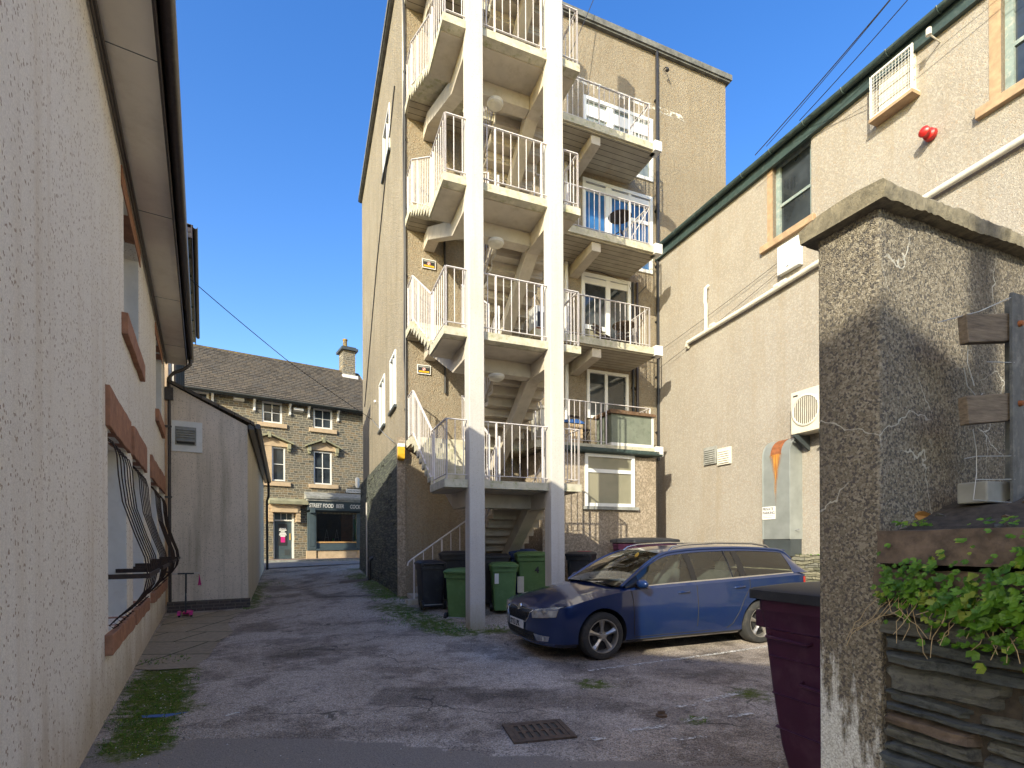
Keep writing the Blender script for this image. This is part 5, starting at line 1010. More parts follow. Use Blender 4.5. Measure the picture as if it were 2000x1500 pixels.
def big_bin(label,loc,rz,h=1.27,w=1.2,d=.95,lidmat='bin_black',logo=False):
    """four-wheeled container; local x along its long side, -y the long side seen"""
    t=thing('waste_container',label,'waste bin',loc,rz,'four-wheeled waste containers')
    s_=MB(); secs=[]
    for zz,f,g_ in ((.05,.84,.68),(.2,.88,.75),(.6,.93,.86),(1.0,.965,.95),(h-.11,.985,.985),(h-.10,1.0,1.0),(h-.03,1.0,1.0)): secs.append([(a*f,b_*g_,zz) for a,b_ in rr_rect(w,d,.045)])
    loft(s_,secs); bd=s_.build('body',M['bin_purple'],t,smooth=30,bevel=0)
    s_=MB(); e=.02
    secs=[[(a,b_,h-.028) for a,b_ in rr_rect(w+.1,d+.08,.05)],[(a,b_,h+.03) for a,b_ in rr_rect(w+.1,d+.08,.05)],[(a,b_,h+.042) for a,b_ in rr_rect(w+.07,d+.05,.05)],[(a,b_,h+.075) for a,b_ in rr_rect(w-.2,d*.72,.06)],[(a,b_,h+.09) for a,b_ in rr_rect(w-.5,d*.4,.06)]]
    loft(s_,secs); s_.build('lid',M[lidmat],t,smooth=30)
    def yy(z): 
        T=((.16,.72),(.2,.75),(.6,.86),(1.0,.95),(h-.11,.985)); 
        for (a,fa_),(b_,fb_) in zip(T,T[1:]):
            if a<=z<=b_: return -d/2*(fa_+(fb_-fa_)*(z-a)/(b_-a))
        return -d/2
    for z in (.98,.80,.55,.32): s_=MB(); s_.prism([(yy(z)+.01,z-.012),(yy(z)-.009,z),(yy(z)+.01,z+.012)],'x',-w*.45,w*.45); s_.build('rib',M['bin_purple'],bd)
    if logo:
        s_=MB(); s_.tube([(.10+ .17*math.cos(a*math.pi/16),yy(1.07+.085*math.sin(a*math.pi/16))-.004,1.07+.085*math.sin(a*math.pi/16)) for a in range(33)],.004,5,cap=False); s_.build('oval_moulding',M['bin_purple'],bd)
    for z,x0,x1 in ((.93,-.52,-.22),(.66,-.30,.10)):
        s_=MB(); s_.tube([(x0,yy(z),z+.015),(x0,yy(z)-.035,z),(x1,yy(z)-.035,z-.01),(x1,yy(z),z)],.011,7); s_.build('handle',M['bin_purple'],t,smooth=50)
    for sx in (-1,1): s_=MB(); s_.box(min(sx*w*.49,sx*(w*.49+.13)),max(sx*w*.49,sx*(w*.49+.13)),-.08-.28,-.28+.0,h-.24,h-.12); s_.build('lifting_arm',M['bin_purple'],t,bevel=.01)
    for sx in (-.42,.42):
        for sy in (-.3,.3): s_=MB(); s_.lathe([(0,-.02),(.05,-.022),(.05,.022),(0,.02)],18,Matrix.Translation((sx*w*.7,sy*d*.7,.055))@Matrix.Rotation(R(90),4,'X')); s_.build('wheel',M['black_plastic'],t,smooth=40)
    return t
big_bin('purple waste container with a black lid in the right foreground beside the dashed wall',(Vector((1.66,3.42,0))+Vector((.371,-.928,0))*.58+Vector((.928,.371,0))*.46),RBR,logo=True,h=1.20)
bb=big_bin('purple waste container with a black lid against the extension wall behind the blue car',(3.15,12.2,.30),BR,w=1.2)

# ================================================================ 11 blue estate car
m,nt2,b=newmat('car_paint'); N=NB(nt2); v=N.coord(); N.l(N.mix(N.ramp(N.noise(v,5,6,.7),.45,.75),(.004,.024,.105),(.010,.032,.10)),b.inputs['Base Color'])
b.inputs['Metallic'].default_value=.3; b.inputs['Roughness'].default_value=.28; b.inputs['Coat Weight'].default_value=1; b.inputs['Coat Roughness'].default_value=.03; M['car_paint']=m
M['chrome']=simple('chrome',(.6,.6,.6),.18,metal=1,var=.03); M['alloy']=simple('alloy',(.42,.40,.37),.35,metal=.7,var=.08,vs=9,dirt=(.2,.15,.1),dirt_amt=.5)
M['tyre']=simple('tyre',(.03,.03,.03),.85,var=.2,bump=.3,bs=80,dirt=(.12,.10,.08),dirt_amt=.5); M['car_black']=simple('car_black',(.012,.012,.014),.25,var=.1); M['trim']=simple('trim',(.016,.016,.018),.7,var=.2)
M['car_glass']=glass_clear('car_glass',(.72,.80,.74),.25); M['headlight']=simple('headlight',(.55,.57,.58),.12,metal=.6,var=.4,vs=9,coat=1); M['tail_red']=simple('tail_red',(.5,.01,.015),.15,coat=1); M['seat']=simple('seat_cloth',(.12,.12,.12),.9,var=.2)
def interp(T,x):
    if x<=T[0][0]: return T[0][1]
    if x>=T[-1][0]: return T[-1][1]
    for i in range(len(T)-1):
        if T[i][0]<=x<=T[i+1][0]:
            x0,y0=T[i];x1,y1=T[i+1];h=x1-x0
            m0=((y1-T[i-1][1])/(x1-T[i-1][0])) if i>0 else (y1-y0)/h
            m1=((T[i+2][1]-y0)/(T[i+2][0]-x0)) if i+2<len(T) else (y1-y0)/h
            t=(x-x0)/h
            return (2*t**3-3*t*t+1)*y0+(t**3-2*t*t+t)*h*m0+(-2*t**3+3*t*t)*y1+(t**3-t*t)*h*m1
CL=4.66
BELT=[(0,.655),(.05,.68),(.12,.705),(.25,.74),(.45,.79),(.7,.845),(1.0,.895),(1.25,.93),(2,.955),(3,.985),(4,1.02),(4.4,1.035),(4.6,1.02),(4.66,.93)]
TOP=[(0,.665),(.05,.70),(.12,.735),(.25,.79),(.45,.85),(.7,.905),(.95,.95),(1.12,.975),(1.25,.90),(1.4,.84),(2,.84),(3,.84),(4.2,.86),(4.35,.90),(4.5,1.03),(4.6,1.03),(4.66,.94)]
HE=[(0,.60),(.2,.66),(.6,.70),(1.0,.74),(1.3,.82),(1.6,.845),(4.2,.845),(4.5,.76),(4.66,.7)]
def rows(t):
    bz=interp(BELT,t); tz=interp(TOP,t)
    R_=[(.17,0),(.17,.74),(.235,.855),(.40,.887),(.56,.905),(min(.72,bz-.03*1),.900),(bz-.035,.888),(bz,interp(HE,t)),(tz*.6+bz*.4 if t<1.2 or t>4.3 else tz,.45),(tz,0)]
    f=1.0
    if t<.6: f=(1-(1-t/.6)**3.4)**(1/3.4) if t>0 else 0
    if t>CL-.42: s_=(CL-t)/.42; f=(1-(1-s_)**3.6)**(1/3.6) if s_>0 else 0
    sh=[.10,.10,.03,.0,.0,.015,.03,.05,.07,.075]; k=max(0,1-t/.8)**2; kt=max(0,1-(CL-t)/.5)**2
    shr=[-.08,-.08,-.03,0,0,-.01,-.02,-.04,-.06,-.08]
    zb=max(0,1-t/.5)**2*.03
    return [(t+sh[i]*k+shr[i]*kt,w_*f,z+(zb if i<3 else 0)) for i,(z,w_) in enumerate(R_)]
def halfw(t,z):
    R_=rows(t)
    for i in range(1,7):
        if R_[i][2]<=z<=R_[i+1][2]: u=(z-R_[i][2])/(R_[i+1][2]-R_[i][2]+1e-9); return R_[i][1]+(R_[i+1][1]-R_[i][1])*u, R_[i][0]+(R_[i+1][0]-R_[i][0])*u
    return (R_[1][1],R_[1][0]) if z<R_[1][2] else (R_[7][1],R_[7][0])
def frontx(y,z):
    lo,hi=.002,1.4; y=abs(y)
    for _ in range(24):
        mid=(lo+hi)/2
        if halfw(mid,z)[0]<y: lo=mid
        else: hi=mid
    return halfw(hi,z)[1]
cz0=gz(1.17,6.8); cz1=gz(3.69,7.72)
CAR=thing('parked_car','dark blue estate car with roof rails parked nose towards the stair column','car',(.078,7.254,cz0),0)
pitch=-math.atan2(cz1-cz0,2.69); CAR.rotation_euler=(0,pitch,R(20)); CAR.location.z=cz0-.87*math.sin(-pitch)
ts=[.003,.01,.02,.035,.055,.08,.11,.15,.2,.26,.33]+[.4+.09*i for i in range(43)]+[4.3,4.36,4.42,4.47,4.52,4.56,4.59,4.62,4.64,4.652,4.658]
ts=sorted(x for x in ts if x<CL)
s_=MB(); n=10
for t in ts:
    r_=rows(t); ring=[(x,-y,z) for x,y,z in r_]+[(x,y,z) for x,y,z in r_[-2:0:-1]]
    s_.v+=ring
K=18
for i in range(len(ts)-1):
    for j in range(K):
        s_.f.append([i*K+j,i*K+(j+1)%K,(i+1)*K+(j+1)%K,(i+1)*K+j]); tm=(ts[i]+ts[i+1])/2
        s_.m.append(1 if (1.24<tm<4.3 and j in (7,8,9,10)) else 0)
s_.f.append(list(range(K))[::-1]); s_.m.append(0); s_.f.append([(len(ts)-1)*K+j for j in range(K)]); s_.m.append(0)
body=s_.build('body',[M['car_paint'],M['trim']],CAR)
bm=bmesh.new(); bm.from_mesh(body.data); bmesh.ops.remove_doubles(bm,verts=bm.verts,dist=1e-5); bmesh.ops.triangulate(bm,faces=[f for f in bm.faces if len(f.verts)>4]); bmesh.ops.recalc_face_normals(bm,faces=bm.faces); bm.to_mesh(body.data); bm.free()
cut=MB(); cut.mi=1
for x in (.87,3.556):
    for sy in (-1,1): cut.lathe([(0,-.26),(.362,-.26),(.362,.26),(0,.26)],40,Matrix.Translation((x,sy*.85,.325))@Matrix.Rotation(R(90),4,'X'))
cm=cut.build('cutter',[M['car_paint'],M['trim']]); cm.parent=CAR
mo=body.modifiers.new('b','BOOLEAN'); mo.operation='DIFFERENCE'; mo.object=cm; mo.solver='EXACT'
bpy.context.view_layer.update()
dg=bpy.context.evaluated_depsgraph_get(); me=bpy.data.meshes.new_from_object(body.evaluated_get(dg)); body.modifiers.clear(); body.data=me
bpy.data.objects.remove(cm)
for p in me.polygons: p.use_smooth=True
me.set_sharp_from_angle(angle=R(28))
RE=[(1.20,.945,.80),(1.40,1.07,.757),(1.65,1.22,.70),(1.90,1.335,.645),(2.1,1.385,.615),(2.5,1.42,.60),(3.0,1.43,.595),(3.5,1.422,.59),(4.0,1.392,.585),(4.3,1.35,.58),(4.45,1.22,.61),(4.58,1.05,.68)]
REz=[(a,b_) for a,b_,c in RE]; REy=[(a,c) for a,b_,c in RE]
def sidep(x,v_,sy=-1,out=0):
    bz=interp(BELT,x)-.005; bw=.846; zt=max(bz+.002,interp(REz,x)); yt=interp(REy,x); yt=min(yt,bw)
    y=bw+(yt-bw)*v_+.018*math.sin(math.pi*v_)+out; return (x,sy*y,bz+(zt-bz)*v_)
for sy in (-1,1):
    def strip_(x0,x1,v0,v1,nm,mat,out=0,nu=12,lab=None):
        q=MB(); q.grid(lambda u,v_:sidep(x0+(x1-x0)*u,v0+(v1-v0)*v_,sy,out),nu,4,flip=sy>0); return q.build(nm,mat,CAR,smooth=40)
    for x0,x1 in ((1.46,2.33),(2.43,3.21),(3.33,4.24)): 
        w3=strip_(x0,x1,.05,.90,'side_window',M['car_glass'],-.004,14)
    for x0,x1,mt in ((2.33,2.43,'car_black'),(3.21,3.33,'car_black')): strip_(x0,x1,0,.94,'door_pillar',M[mt],.001,2)
    strip_(1.24,1.46,0,.95,'mirror_quarter',M['car_black'],.001,4); strip_(4.24,4.58,0,1,'rear_pillar',M['car_paint'],.001,8)
    strip_(1.46,4.24,-.0,.05,'window_trim',M['alloy'],.004,20); strip_(1.24,4.36,.90,1.0,'roof_frame',M['car_paint'],.003,30)
    q=MB(); q.tube([sidep(x,1.0,sy,0) for x in [1.2+.05*i for i in range(66)]],.026,8); q.build('roof_edge',M['car_paint'],CAR,smooth=60)
    q=MB(); q.tube([Vector(sidep(3.07,v_,sy,.002)) for v_ in (.04,.5,.92)],.008,5); q.build('window_bar',M['car_black'],CAR)
    q=MB(); pts=[(2.12,.0),(2.2,.045),(2.4,.065),(3.0,.07),(3.7,.065),(3.98,.045),(4.06,.0)]; q.tube([(x,sy*(interp(REy,x)-.02),interp(REz,x)+.012+dz) for x,dz in pts],.016,8); q.build('roof_rail',M['chrome'],CAR,smooth=60)
    # seams
    def seam(pts):
        q=MB(); out=[]
        for (x0,z0),(x1,z1) in zip(pts,pts[1:]):
            for k in range(6): x=x0+(x1-x0)*k/6; z=z0+(z1-z0)*k/6; out.append((x,sy*(halfw(x,z)[0]+.0005),z))
        q.tube(out,.005,5); q.build('door_seam',M['trim'],body)
    seam([(1.30,.92),(1.33,.75),(1.34,.45),(1.36,.27)]); seam([(2.38,.96),(2.39,.7),(2.39,.27)]); seam([(3.34,.98),(3.34,.85),(3.22,.68),(3.13,.5),(3.02,.33),(2.9,.27)]); seam([(1.36,.265),(2.9,.265)])
    q=MB(); q.tube([(x,sy*(halfw(x,.225)[0]+.004),.225+.004*math.sin(x)) for x in [1.25+.1*i for i in range(20)]],.018,6); q.build('sill_trim',M['trim'],CAR,smooth=60)
    for x,z in ((2.16,.835),(3.15,.862)):
        y=halfw(x,z)[0]; q=MB(); q.tube([(x-.1,sy*(y-.004),z-.004),(x-.085,sy*(y+.022),z),(x+.07,sy*(y+.024),z+.006),(x+.09,sy*(y-.004),z+.004)],.0125,7); q.build('door_handle',M['car_paint'],CAR,smooth=60)
    # mirror
    q=MB(); Mt=Matrix.Translation((1.43,sy*.965,.985))@Matrix.Diagonal((.062,.118,.062,1)); bmq=bmesh.new(); bmesh.ops.create_icosphere(bmq,subdivisions=3,radius=1,matrix=Mt)
    q.v=[tuple(v_.co) if v_.co.x<1.45 else (1.45+(v_.co.x-1.45)*.3,v_.co.y,v_.co.z) for v_ in bmq.verts]; q.f=[[v_.index for v_ in f.verts] for f in bmq.faces]; q.m=[0]*len(q.f); bmq.free(); mir=q.build('door_mirror',M['car_paint'],CAR,smooth=50)
    q=MB(); q.beam((1.42,sy*.84,.935),(1.43,sy*.93,.945),.06,.025); q.box(1.395,1.45,min(sy*.88,sy*1.06),max(sy*.88,sy*1.06),.925,.938); q.build('mirror_arm',M['car_black'],mir)
    # tail lamp wrap
    q=MB(); q.grid(lambda u,v_:(4.40+.22*u,sy*(halfw(4.40+.22*u,.84+.14*v_)[0]+.004),.84+.13*v_),6,4,flip=sy>0); q.build('tail_lamp',M['tail_red'],CAR,smooth=40)
# windscreen, roof, rear screen
def wsp(u,v_):
    x=1.2+.78*u; vy=v_*2-1; y=interp(REy,x)*vy*(.985); z=interp(REz,x)+(.055*u+.045*(1-u))*(1-vy*vy); return (x-(.21*(1-u)+.07*u)*(1-vy*vy),y,z)
s_=MB(); s_.grid(wsp,12,16); s_.build('windscreen',M['car_glass'],CAR,smooth=60)
def rfp(u,v_):
    x=1.98+(4.32-1.98)*u; vy=v_*2-1; return (x-.07*(1-u)**3*(1-vy*vy)+.05*u**6*(1-vy*vy),interp(REy,x)*vy,interp(REz,x)+.055*(1-vy*vy)*(1-.3*u)+.004)
s_=MB(); s_.grid(rfp,24,14); s_.build('roof',M['car_paint'],CAR,smooth=60)
def rsp(u,v_):
    x=4.32+.26*u; vy=v_*2-1; return (x+.05*(1-vy*vy),interp(REy,x)*vy*.99,interp(REz,x)+.038*(1-vy*vy)*(1-u))
s_=MB(); s_.grid(rsp,8,12); s_.build('rear_window',M['car_black'],CAR,smooth=60)
s_=MB(); s_.prism([(4.28,1.395),(4.46,1.38),(4.47,1.36),(4.32,1.35)],'y',-.5,.5); s_.build('spoiler',M['car_paint'],CAR,bevel=.006)
# nose
def patch(cs,nm,mat,off=.004,par=None,nu=14,nv=6,smooth=30):
    q=MB()
    def P(u,v_):
        a=(cs[0][0]*(1-u)+cs[1][0]*u,cs[0][1]*(1-u)+cs[1][1]*u); c_=(cs[3][0]*(1-u)+cs[2][0]*u,cs[3][1]*(1-u)+cs[2][1]*u)
        y=a[0]*(1-v_)+c_[0]*v_; z=a[1]*(1-v_)+c_[1]*v_; return (frontx(y,z)-off,y,z)
    q.grid(P,nu,nv); return q.build(nm,mat,par or CAR,smooth=smooth)
def fline(pts,nm,mat,r,par=None,off=.003):
    q=MB(); out=[]
    for (y0,z0),(y1,z1) in zip(pts,pts[1:]):
        for k in range(6): y=y0+(y1-y0)*k/6; z=z0+(z1-z0)*k/6; out.append((frontx(y,z)-off,y,z))
    y,z=pts[-1]; out.append((frontx(y,z)-off,y,z)); q.tube(out,r,6); return q.build(nm,mat,par or CAR,smooth=60)
gr=patch([(-.43,.655),(0,.635),(0,.475),(-.33,.49)],'grille',M['car_black'],.005); patch([(0,.635),(.43,.655),(.33,.49),(0,.475)],'grille_half',M['car_black'],.005,gr)
for i in range(-9,10):
    y=i*.04; ztop=.64-.004*0; fline([(y,.50),(y,.64)],'grille_slat',M['trim'],.004,gr,.007) if abs(y)<.36 else None
fline([(-.43,.66),(-.12,.648),(-.05,.632),(0,.626),(.05,.632),(.12,.648),(.43,.66),(.40,.56),(.31,.49),(0,.468),(-.31,.49),(-.40,.56),(-.43,.66)],'grille_surround',M['chrome'],.008)
s_=MB(); s_.lathe([(0,.012),(.036,.010),(.043,0),(.043,-.01)],20,Matrix.Translation((frontx(0,.655)-.01,0,.668))@Matrix.Rotation(R(-75),4,'Y')); em=s_.build('emblem',M['chrome'],CAR,smooth=40)
for sy in (-1,1):
    hl=patch([(sy*.45,.672),(sy*.855,.735),(sy*.84,.60),(sy*.50,.56)],'headlight',M['headlight'],.006)
    fline([(sy*.45,.672),(sy*.855,.735),(sy*.84,.60),(sy*.50,.56),(sy*.45,.672)],'lamp_edge',M['trim'],.004,hl)
    for y,z in ((.56,.63),(.70,.65)):
        q=MB(); xx=frontx(y,z); q.lathe([(0,.004),(.03,.002),(.042,-.006)],16,Matrix.Translation((xx-.006,sy*y,z))@Matrix.Rotation(R(-90),4,'Y')@Matrix.Rotation(sy*R(-22),4,'X')); q.build('lens',M['alloy'],hl,smooth=50)
    fg=patch([(sy*.50,.36),(sy*.76,.345),(sy*.73,.275),(sy*.55,.265)],'fog_lamp',M['chrome'],.005)
    q=MB(); q.lathe([(0,.006),(.026,.0)],16,Matrix.Translation((frontx(.67,.31)-.006,sy*.67,.312))@Matrix.Rotation(R(-90),4,'Y')); q.build('lens',M['white_plain'],fg,smooth=50)
lg=patch([(-.52,.375),(.52,.375),(.50,.255),(-.50,.255)],'lower_grille',M['trim'],.004,nu=24)
for z in (.285,.32): fline([(-.5,z),(.5,z)],'grille_slat',M['car_black'],.005,lg,.007)
fline([(-.78,.235),(-.5,.225),(0,.222),(.5,.225),(.78,.235)],'front_lip',M['car_paint'],.016,None,.012)
fline([(-.66,.755),(-.5,.70),(-.44,.675),(-.2,.672),(.2,.672),(.44,.675),(.5,.70),(.66,.755)],'bonnet_seam',M['trim'],.003,body) if 0 else None
s_=MB(); xp=frontx(.2,.45)-.02; s_.box(-.0,.008,-.26,.26,0,.112); pl=s_.build('number_plate',M['white_plain'],CAR); pl.location=(xp,0,.385)
tx=text('SY15 LPK',.112,M['ink'],pl,(-.002,.235,.016),(R(90),0,R(-90)),sx=.80,bold=.002); 
# bonnet creases
for sy in (-1,1):
    q=MB(); q.tube([(x,sy*(.34+.12*(x-.15)),interp(TOP,x)*.72+interp(BELT,x)*.28+.012+.0) for x in (.2,.4,.6,.8,1.0)],.003,5) if 0 else None
# wipers
s_=MB(); s_.tube([wsp(.02,.15),wsp(.10,.42)],.008,5); s_.tube([wsp(.02,.5),wsp(.10,.8)],.008,5); s_.build('wipers',M['trim'],CAR)
# interior
for y in (-.38,.38):
    s_=MB(); secs=[]
    for x,z,w_,d in ((2.15,.75,.24,.09),(2.25,1.0,.23,.08),(2.33,1.12,.17,.06),(2.35,1.15,.10,.05),(2.36,1.17,.12,.05),(2.39,1.29,.11,.045)): secs.append([(x+b_*.9,y+a,z) for a,b_ in rr_rect(w_*2,d*2,.04,2)])
    loft(s_,secs); s_.build('seat',M['seat'],CAR,smooth=50)
s_=MB(); secs=[[(x+b_,a,z) for a,b_ in rr_rect(1.3,.16,.05,2)] for x,z in ((3.1,.75),(3.22,1.02),(3.26,1.08))]; loft(s_,secs)
for y in (-.4,.4): s_.box(3.22,3.30,y-.1,y+.1,1.08,1.22)
s_.build('rear_seat',M['seat'],CAR,smooth=50)
s_=MB(); s_.prism([(1.25,.86),(1.7,.86),(1.68,.98),(1.45,1.0),(1.2,.955)],'y',-.76,.76); s_.build('dashboard',M['trim'],CAR,bevel=.01)
s_=MB(); s_.tube([(1.82+.05*math.sin(a*.3927)*0+.06*math.sin(a*math.pi/8)*.5,.36+.18*math.cos(a*math.pi/8),.97+.17*math.sin(a*math.pi/8)) for a in range(17)],.014,6); s_.build('steering_wheel',M['trim'],CAR,smooth=60)
s_=MB(); s_.box(1.35,1.6,-.6,-.2,.995,1.002); s_.build('papers',M['white_plain'],CAR); s_=MB(); s_.lathe([(0,0),(.045,0),(.045,.003),(0,.003)],16,Matrix.Translation(Vector(wsp(.80,.22))+Vector((-.01,0,.01)))@Matrix.Rotation(R(-55),4,'Y')); s_.build('windscreen_sticker',M['yellow'],CAR)
s_=MB(); s_.box(1.88,1.93,-.12,.12,1.27,1.33); s_.build('interior_mirror',M['trim'],CAR)
# wheels
def wheel(x,sy):
    W=MB(); MT=Matrix.Translation((x,sy*.785,.316))@Matrix.Rotation(R(90)*(1 if sy<0 else -1),4,'X')
    W.lathe([(.205,-.10),(.24,-.105),(.295,-.10),(.314,-.075),(.316,0),(.314,.075),(.297,.100),(.262,.112),(.235,.108),(.208,.098)],48,MT,False); o=W.build('wheel',M['tyre'],CAR,smooth=35)
    q=MB(); q.lathe([(.205,-.1),(.20,.0),(.20,.085),(.212,.106),(.222,.106),(.214,.098),(.207,.09)],48,MT,False); rim=q.build('rim',M['alloy'],o,smooth=35)
    q=MB(); q.lathe([(0,.0),(.203,.0),(.203,.01),(0,.01)],32,MT); q.lathe([(0,.02),(.13,.03),(.13,.045),(0,.04)],32,MT); q.build('brake_disc',M['trim'],o)
    q=MB()
    for k in range(5):
        a=k*2*math.pi/5+math.pi/2; pts=[]
        for r_,w_ in ((.035,.026),(.10,.020),(.16,.030),(.21,.046)):
            pts.append((r_,w_))
        for (r0,w0),(r1,w1) in zip(pts,pts[1:]):
            def Q(r_,w_,z): return tuple(MT@Vector((r_*math.cos(a)-w_*math.sin(a),r_*math.sin(a)+w_*math.cos(a),z)))
            z0=.088-.02*(1-r0/.2)*0; zc=.012
            vs=[Q(r0,-w0,.085-zc),Q(r0,0,.092),Q(r0,w0,.085-zc),Q(r1,-w1,.088-zc),Q(r1,0,.096),Q(r1,w1,.088-zc),Q(r0,-w0,.05),Q(r0,w0,.05),Q(r1,-w1,.05),Q(r1,w1,.05)]
            q.add(vs,[(0,1,4,3),(1,2,5,4),(0,3,8,6),(2,7,9,5),(6,8,9,7)])
    q.lathe([(0,.098),(.03,.097),(.034,.09),(.06,.086),(.062,.05),(0,.05)],24,MT); q.build('spokes',M['alloy'],o,smooth=25)
    q=MB()
    for k in range(5):
        a=k*2*math.pi/5+math.pi/2+.628; q.lathe([(0,.089),(.008,.089),(.01,.082)],8,MT@Matrix.Translation((.048*math.cos(a),.048*math.sin(a),0)))
    q.build('wheel_bolts',M['trim'],o)
for x in (.87,3.556):
    for sy in (-1,1): wheel(x,sy)

# ================================================================ 12 small things on the ground
SC_=thing('kick_scooter','pink three-wheeled kick scooter standing by the brown downpipe','scooter',(-7.0,11.0,gz(-7.0,11.0)),R(25))
s_=MB(); loft(s_,[[(a+.12,b_,z) for a,b_ in rr_rect(w_,d,.05,3)] for z,w_,d in ((.055,.44,.13),(.085,.46,.14),(.10,.42,.12))]); s_.build('deck',M['pink'],SC_,smooth=35)
s_=MB(); s_.tube([(-.14,0,.1),(-.10,0,.2),(-.05,0,.92)],.018,8); s_.build('stem',M['black_plastic'],SC_,smooth=50)
s_=MB(); s_.box(-.09,-.075,-.018,.018,.3,.5); s_.build('stem_stripe',M['white_plain'],SC_)
s_=MB(); s_.tube([(-.05,-.2,.92),(-.05,.2,.92)],.016,8); hb_=s_.build('handlebar',M['black_plastic'],SC_,smooth=50)
SC_.rotation_euler=(0,0,R(115))
for y in (-.2,.2):
    s_=MB(); s_.tube([(-.05,y-.05,.92),(-.05,y+.05,.92)],.02,8); s_.build('grip',M['cord_pale'],hb_,smooth=50)
for y in (-.11,.11):
    s_=MB(); s_.lathe([(0,-.015),(.055,-.018),(.06,0),(.055,.018),(0,.015)],18,Matrix.Translation((-.15,y,.06))@Matrix.Rotation(R(90),4,'X')); s_.build('wheel',M['ink'],SC_,smooth=40)
    s_=MB(); s_.prism([(-.24,.05),(-.2,.12),(-.12,.135),(-.05,.09),(-.12,.11),(-.2,.09)],'y',y-.03,y+.03); s_.build('mudguard',M['pink'],SC_)
s_=MB(); s_.lathe([(0,-.018),(.05,-.018),(.05,.018),(0,.018)],18,Matrix.Translation((.36,0,.05))@Matrix.Rotation(R(90),4,'X')); s_.build('wheel',M['ink'],SC_,smooth=40)
s_=MB()
for i in range(9): s_.tube([(-.05,-.24,.9),(-.05+.015*math.cos(i),-.25+.012*math.sin(i),.78),(-.05+.03*math.cos(i),-.25+.03*math.sin(i),.66)],.004,4)
s_.build('streamers',M['pink'],SC_)
# drain grate
DG=thing('drain_grate','rusty cast-iron drain grate set in the tarmac','drain',(.21,4.2,gz(.21,4.2)+.004),R(14))
s_=MB(); s_.box(-.24,.24,-.19,.19,-.06,.002); s_.build('pit',M['ink'],DG)
M['cast_iron']=simple('cast_iron',(.12,.085,.065),.8,metal=.2,var=.25,vs=20,bump=.4,bs=80,dirt=(.22,.11,.06),dirt_amt=.5)
s_=MB(); s_.box(-.26,-.215,-.21,.21,-.02,.012).box(.215,.26,-.21,.21,-.02,.012).box(-.215,.215,-.21,-.17,-.02,.012).box(-.215,.215,.17,.21,-.02,.012); s_.build('frame',M['cast_iron'],DG,bevel=.003)
s_=MB(); s_.box(-.21,.21,-.012,.012,-.01,.010).box(-.21,.21,-.166,-.14,-.01,.010).box(-.21,.21,.14,.166,-.01,.010)
for i in range(7): x=-.195+.065*i; s_.box(x-.016,x+.016,-.14,-.012,-.01,.0099).box(x-.016,x+.016,.012,.14,-.01,.0099)
s_.build('bars',M['cast_iron'],DG)
s_=MB(); s_.lathe([(0,0),(.05,0),(.05,.02),(.04,.025),(0,.025)],12); s_.box(-.03,.03,-.01,.01,.024,.05); o=s_.build('metal_cap',M['cast_iron']); o.location=(1.32,4.55,gz(1.32,4.55)); tag(o,'small metal stopcock cap standing in a mossy spot of the tarmac','cap')
o=sheet('manhole_cover',[(-5.6,16.5),(-4.7,16.7),(-4.9,17.5),(-5.8,17.3)],M['cast_iron'],.01); tag(o,'flat metal cover in the lane between the lean-to and the flats','cover')
# weeds and litter
s_=MB(); rr=random.Random(77)
for cx,cy,n_,r_ in ((-.35,9.05,60,.25),(-.9,8.8,60,.35),(-1.6,9.7,50,.5),(-3.4,13.2,60,.4),(-4.3,15.5,60,.5),(-5.3,18,60,.5),(-7.0,14.0,60,.4),(-2.4,11.6,40,.3),(1.6,4.45,8,.08),(-6.2,12.0,30,.2),(-7.9,17,60,.4),(-2.95,4.05,260,.28),(-3.25,4.55,320,.32),(-3.6,5.1,320,.36),(-3.95,5.75,300,.4),(-4.6,6.8,60,.3),(-2.0,9.9,160,.6),(-1.2,9.1,160,.45),(-2.9,11.9,120,.4)):
    for i in range(n_):
        a=rr.uniform(0,6.28); d=r_*math.sqrt(rr.random()); x=cx+d*math.cos(a); y=cy+d*math.sin(a); z=gz(x,y); h_=rr.uniform(.008,.03) if n_>200 else rr.uniform(.015,.055); dx=rr.uniform(-.03,.03); dy=rr.uniform(-.03,.03)
        s_.add([(x-.004,y,z),(x+.004,y,z),(x+dx,y+dy,z+h_)],[(0,1,2)])
        if rr.random()<.5: leaf(s_,Vector((x,y,z+.02)),rr.uniform(.004,.009) if n_>200 else rr.uniform(.006,.018),(rr.uniform(-.6,.6),rr.uniform(-.6,.6),1),rr)
wd_=s_.build('weeds',M['leaf']); wd_['kind']='stuff'
s_=MB(); rr=random.Random(90)
for i in range(1500):
    if i%3: x=rr.uniform(-3.2,2.2); y=rr.uniform(3.0,8.5)
    else:
        t=rr.random(); x=-2.75-4.2*t+rr.uniform(.05,.5); y=3.5+7.0*t
    r=rr.uniform(.003,.009); z=gz(x,y)+.003+r*.3; s_.mi=rr.choice([0,1,1,2]); b0=len(s_.v); a=rr.uniform(0,6)
    for q in ((1,0,0),(-.3,.9,.1),(-.7,-.6,0),(.1,.1,.8)): s_.v.append((x+r*(q[0]*math.cos(a)-q[1]*math.sin(a)),y+r*(q[0]*math.sin(a)+q[1]*math.cos(a)),z+r*q[2]))
    for f in ((0,1,3),(1,2,3),(2,0,3)): s_.f.append([b0+k for k in f]); s_.m.append(s_.mi)
gt=s_.build('gravel',[M['stone_blue'],M['pale_stone'],M['white_plain']]); gt['kind']='stuff'
s_=MB(); rr=random.Random(78)
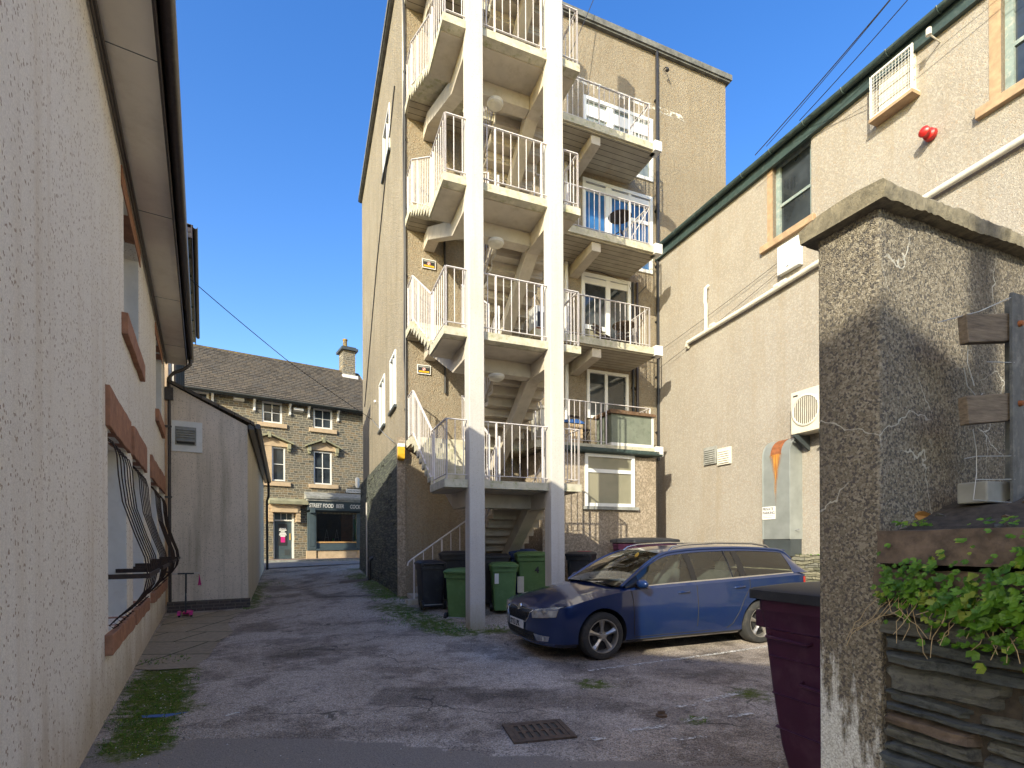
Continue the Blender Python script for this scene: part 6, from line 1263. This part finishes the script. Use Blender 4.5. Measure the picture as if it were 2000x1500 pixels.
for i in range(140):
    x=4.697-.371*0; p=RBM@Vector((rr.uniform(.5,5),-.22+rr.uniform(-.02,.1),1.29)); leaf(s_,p,rr.uniform(.01,.03),(rr.uniform(-.6,.6),rr.uniform(-.6,.6),1),rr)
wd_=s_.build('ground_cover',M['leaf']); wd_['kind']='stuff'
s_=MB(); s_.tube([(-2.58,4.6,gz(0,4)+.006),(-2.53,4.68,.008),(-2.50,4.69,.008)],.004,4); tag(s_.build('litter_string',M['white_plain']),'short white strip of litter on the tarmac beside the moss','litter')
o=sheet('paint_splash',[(-3.35,4.62),(-3.15,4.66),(-2.98,4.72),(-3.1,4.58),(-3.3,4.56)],simple('blue_paint',(.05,.13,.35),.7),.006); tag(o,'small splash of blue paint on the tarmac at the foot of the white wall','paint splash')

# ================================================================ 13 overhead wires
def wire(pts,r,label,mat='wire'):
    out=[]
    for a,b_ in zip(pts,pts[1:]):
        a=Vector(a);b_=Vector(b_); n_=16; sag=(b_-a).length*.008
        for k in range(n_): t=k/n_; out.append(a.lerp(b_,t)-Vector((0,0,sag*4*t*(1-t))))
    out.append(Vector(pts[-1])); s_=MB(); s_.tube(out,r,5); return tag(s_.build('overhead_wire',M[mat],None,smooth=60),label,'wire')
wire([pxp(369,538,14.6),pxp(560,700,15.5),BLM@Vector((-.03,6.3,5.9))],.012,'black cable slung from the dark-eaved building to the side of the flats')
wire([BLM@Vector((-.03,6.3,5.9)),BLM@Vector((-.2,.5,4.05))],.008,'thin pale cable running down the side wall of the flats','wire_pale')
wire([pxp(1478,305,11),pxp(1745,0,8.2),(8.6,-5,12.2)],.010,'upper of the paired black cables crossing the sky to the right gutter')
wire([pxp(1500,288,11),pxp(1748,-2,8.0),(8.9,-5,12.1)],.007,'lower of the paired black cables crossing the sky to the right gutter')
wire([pxp(1565,238,10.3),pxp(1780,0,7.8),(9.4,-5,12.0)],.008,'separate black cable crossing the sky nearest the right gutter')
wire([pxp(1168,-10,13.9),BLM@Vector((3.6,-1.0,12.9))],.010,'black cable rising from the top balcony past the roof of the flats')
wire([BLM@Vector((7.2,-.1,7.0)),RBM@Vector((3.3,-.05,7.6))],.005,'thin upper cable stretched along the cream wall towards the old sash window','wire')
wire([BLM@Vector((7.2,-.1,6.5)),RBM@Vector((3.0,-.05,7.35))],.005,'thin lower cable stretched along the cream wall towards the meter box','wire')
# telegraph pole for the cables; lamp post and house added unseen for their shadows
TP=thing('telegraph_pole','tall timber telegraph pole carrying the sky cables','pole',(9.0,-5,0),0); s_=MB(); s_.tube([(0,0,-.2),(0,0,12.5)],.15,12,r2=.11); s_.build('mast',M['stone_brown'],TP,smooth=60); s_=MB(); s_.box(-.6,.6,-.06,.06,12.0,12.12); s_.build('crossarm',M['stone_brown'],TP)
LP=thing('shadow_lamp_post','plain grey lamp post added behind the viewer to cast a shadow strip','lamp post',(-1.2,-3.95,0),0); s_=MB(); s_.tube([(0,0,-.1),(0,0,6.6)],.065,12); s_.build('mast',M['steel_galv'],LP,smooth=60); s_=MB(); s_.tube([(0,0,6.5),(0,-.3,6.75),(0,-.9,6.8)],.04,8); s_.build('arm',M['steel_galv'],LP,smooth=60)
HB=math.atan2(-.457,.889)
HO=thing('terraced_house','plain rendered house added behind the viewer to shade the yard','building',(-.457*8.0,-.889*8.0,0),HB)
TE=SUN.z/math.hypot(SUN.x,SUN.y); HZ=3.42+TE*8
s_=MB(); s_.box(-1.75,7,-6,0,-.2,HZ); s_.build('wall',M['dash_cream'],HO)
s_=MB(); s_.prism([(.3,HZ-.1),(-3,HZ+1.0),(-6.3,HZ-.1)],'x',-1.9,7.1); s_.build('roof',M['roof_slate'],HO)
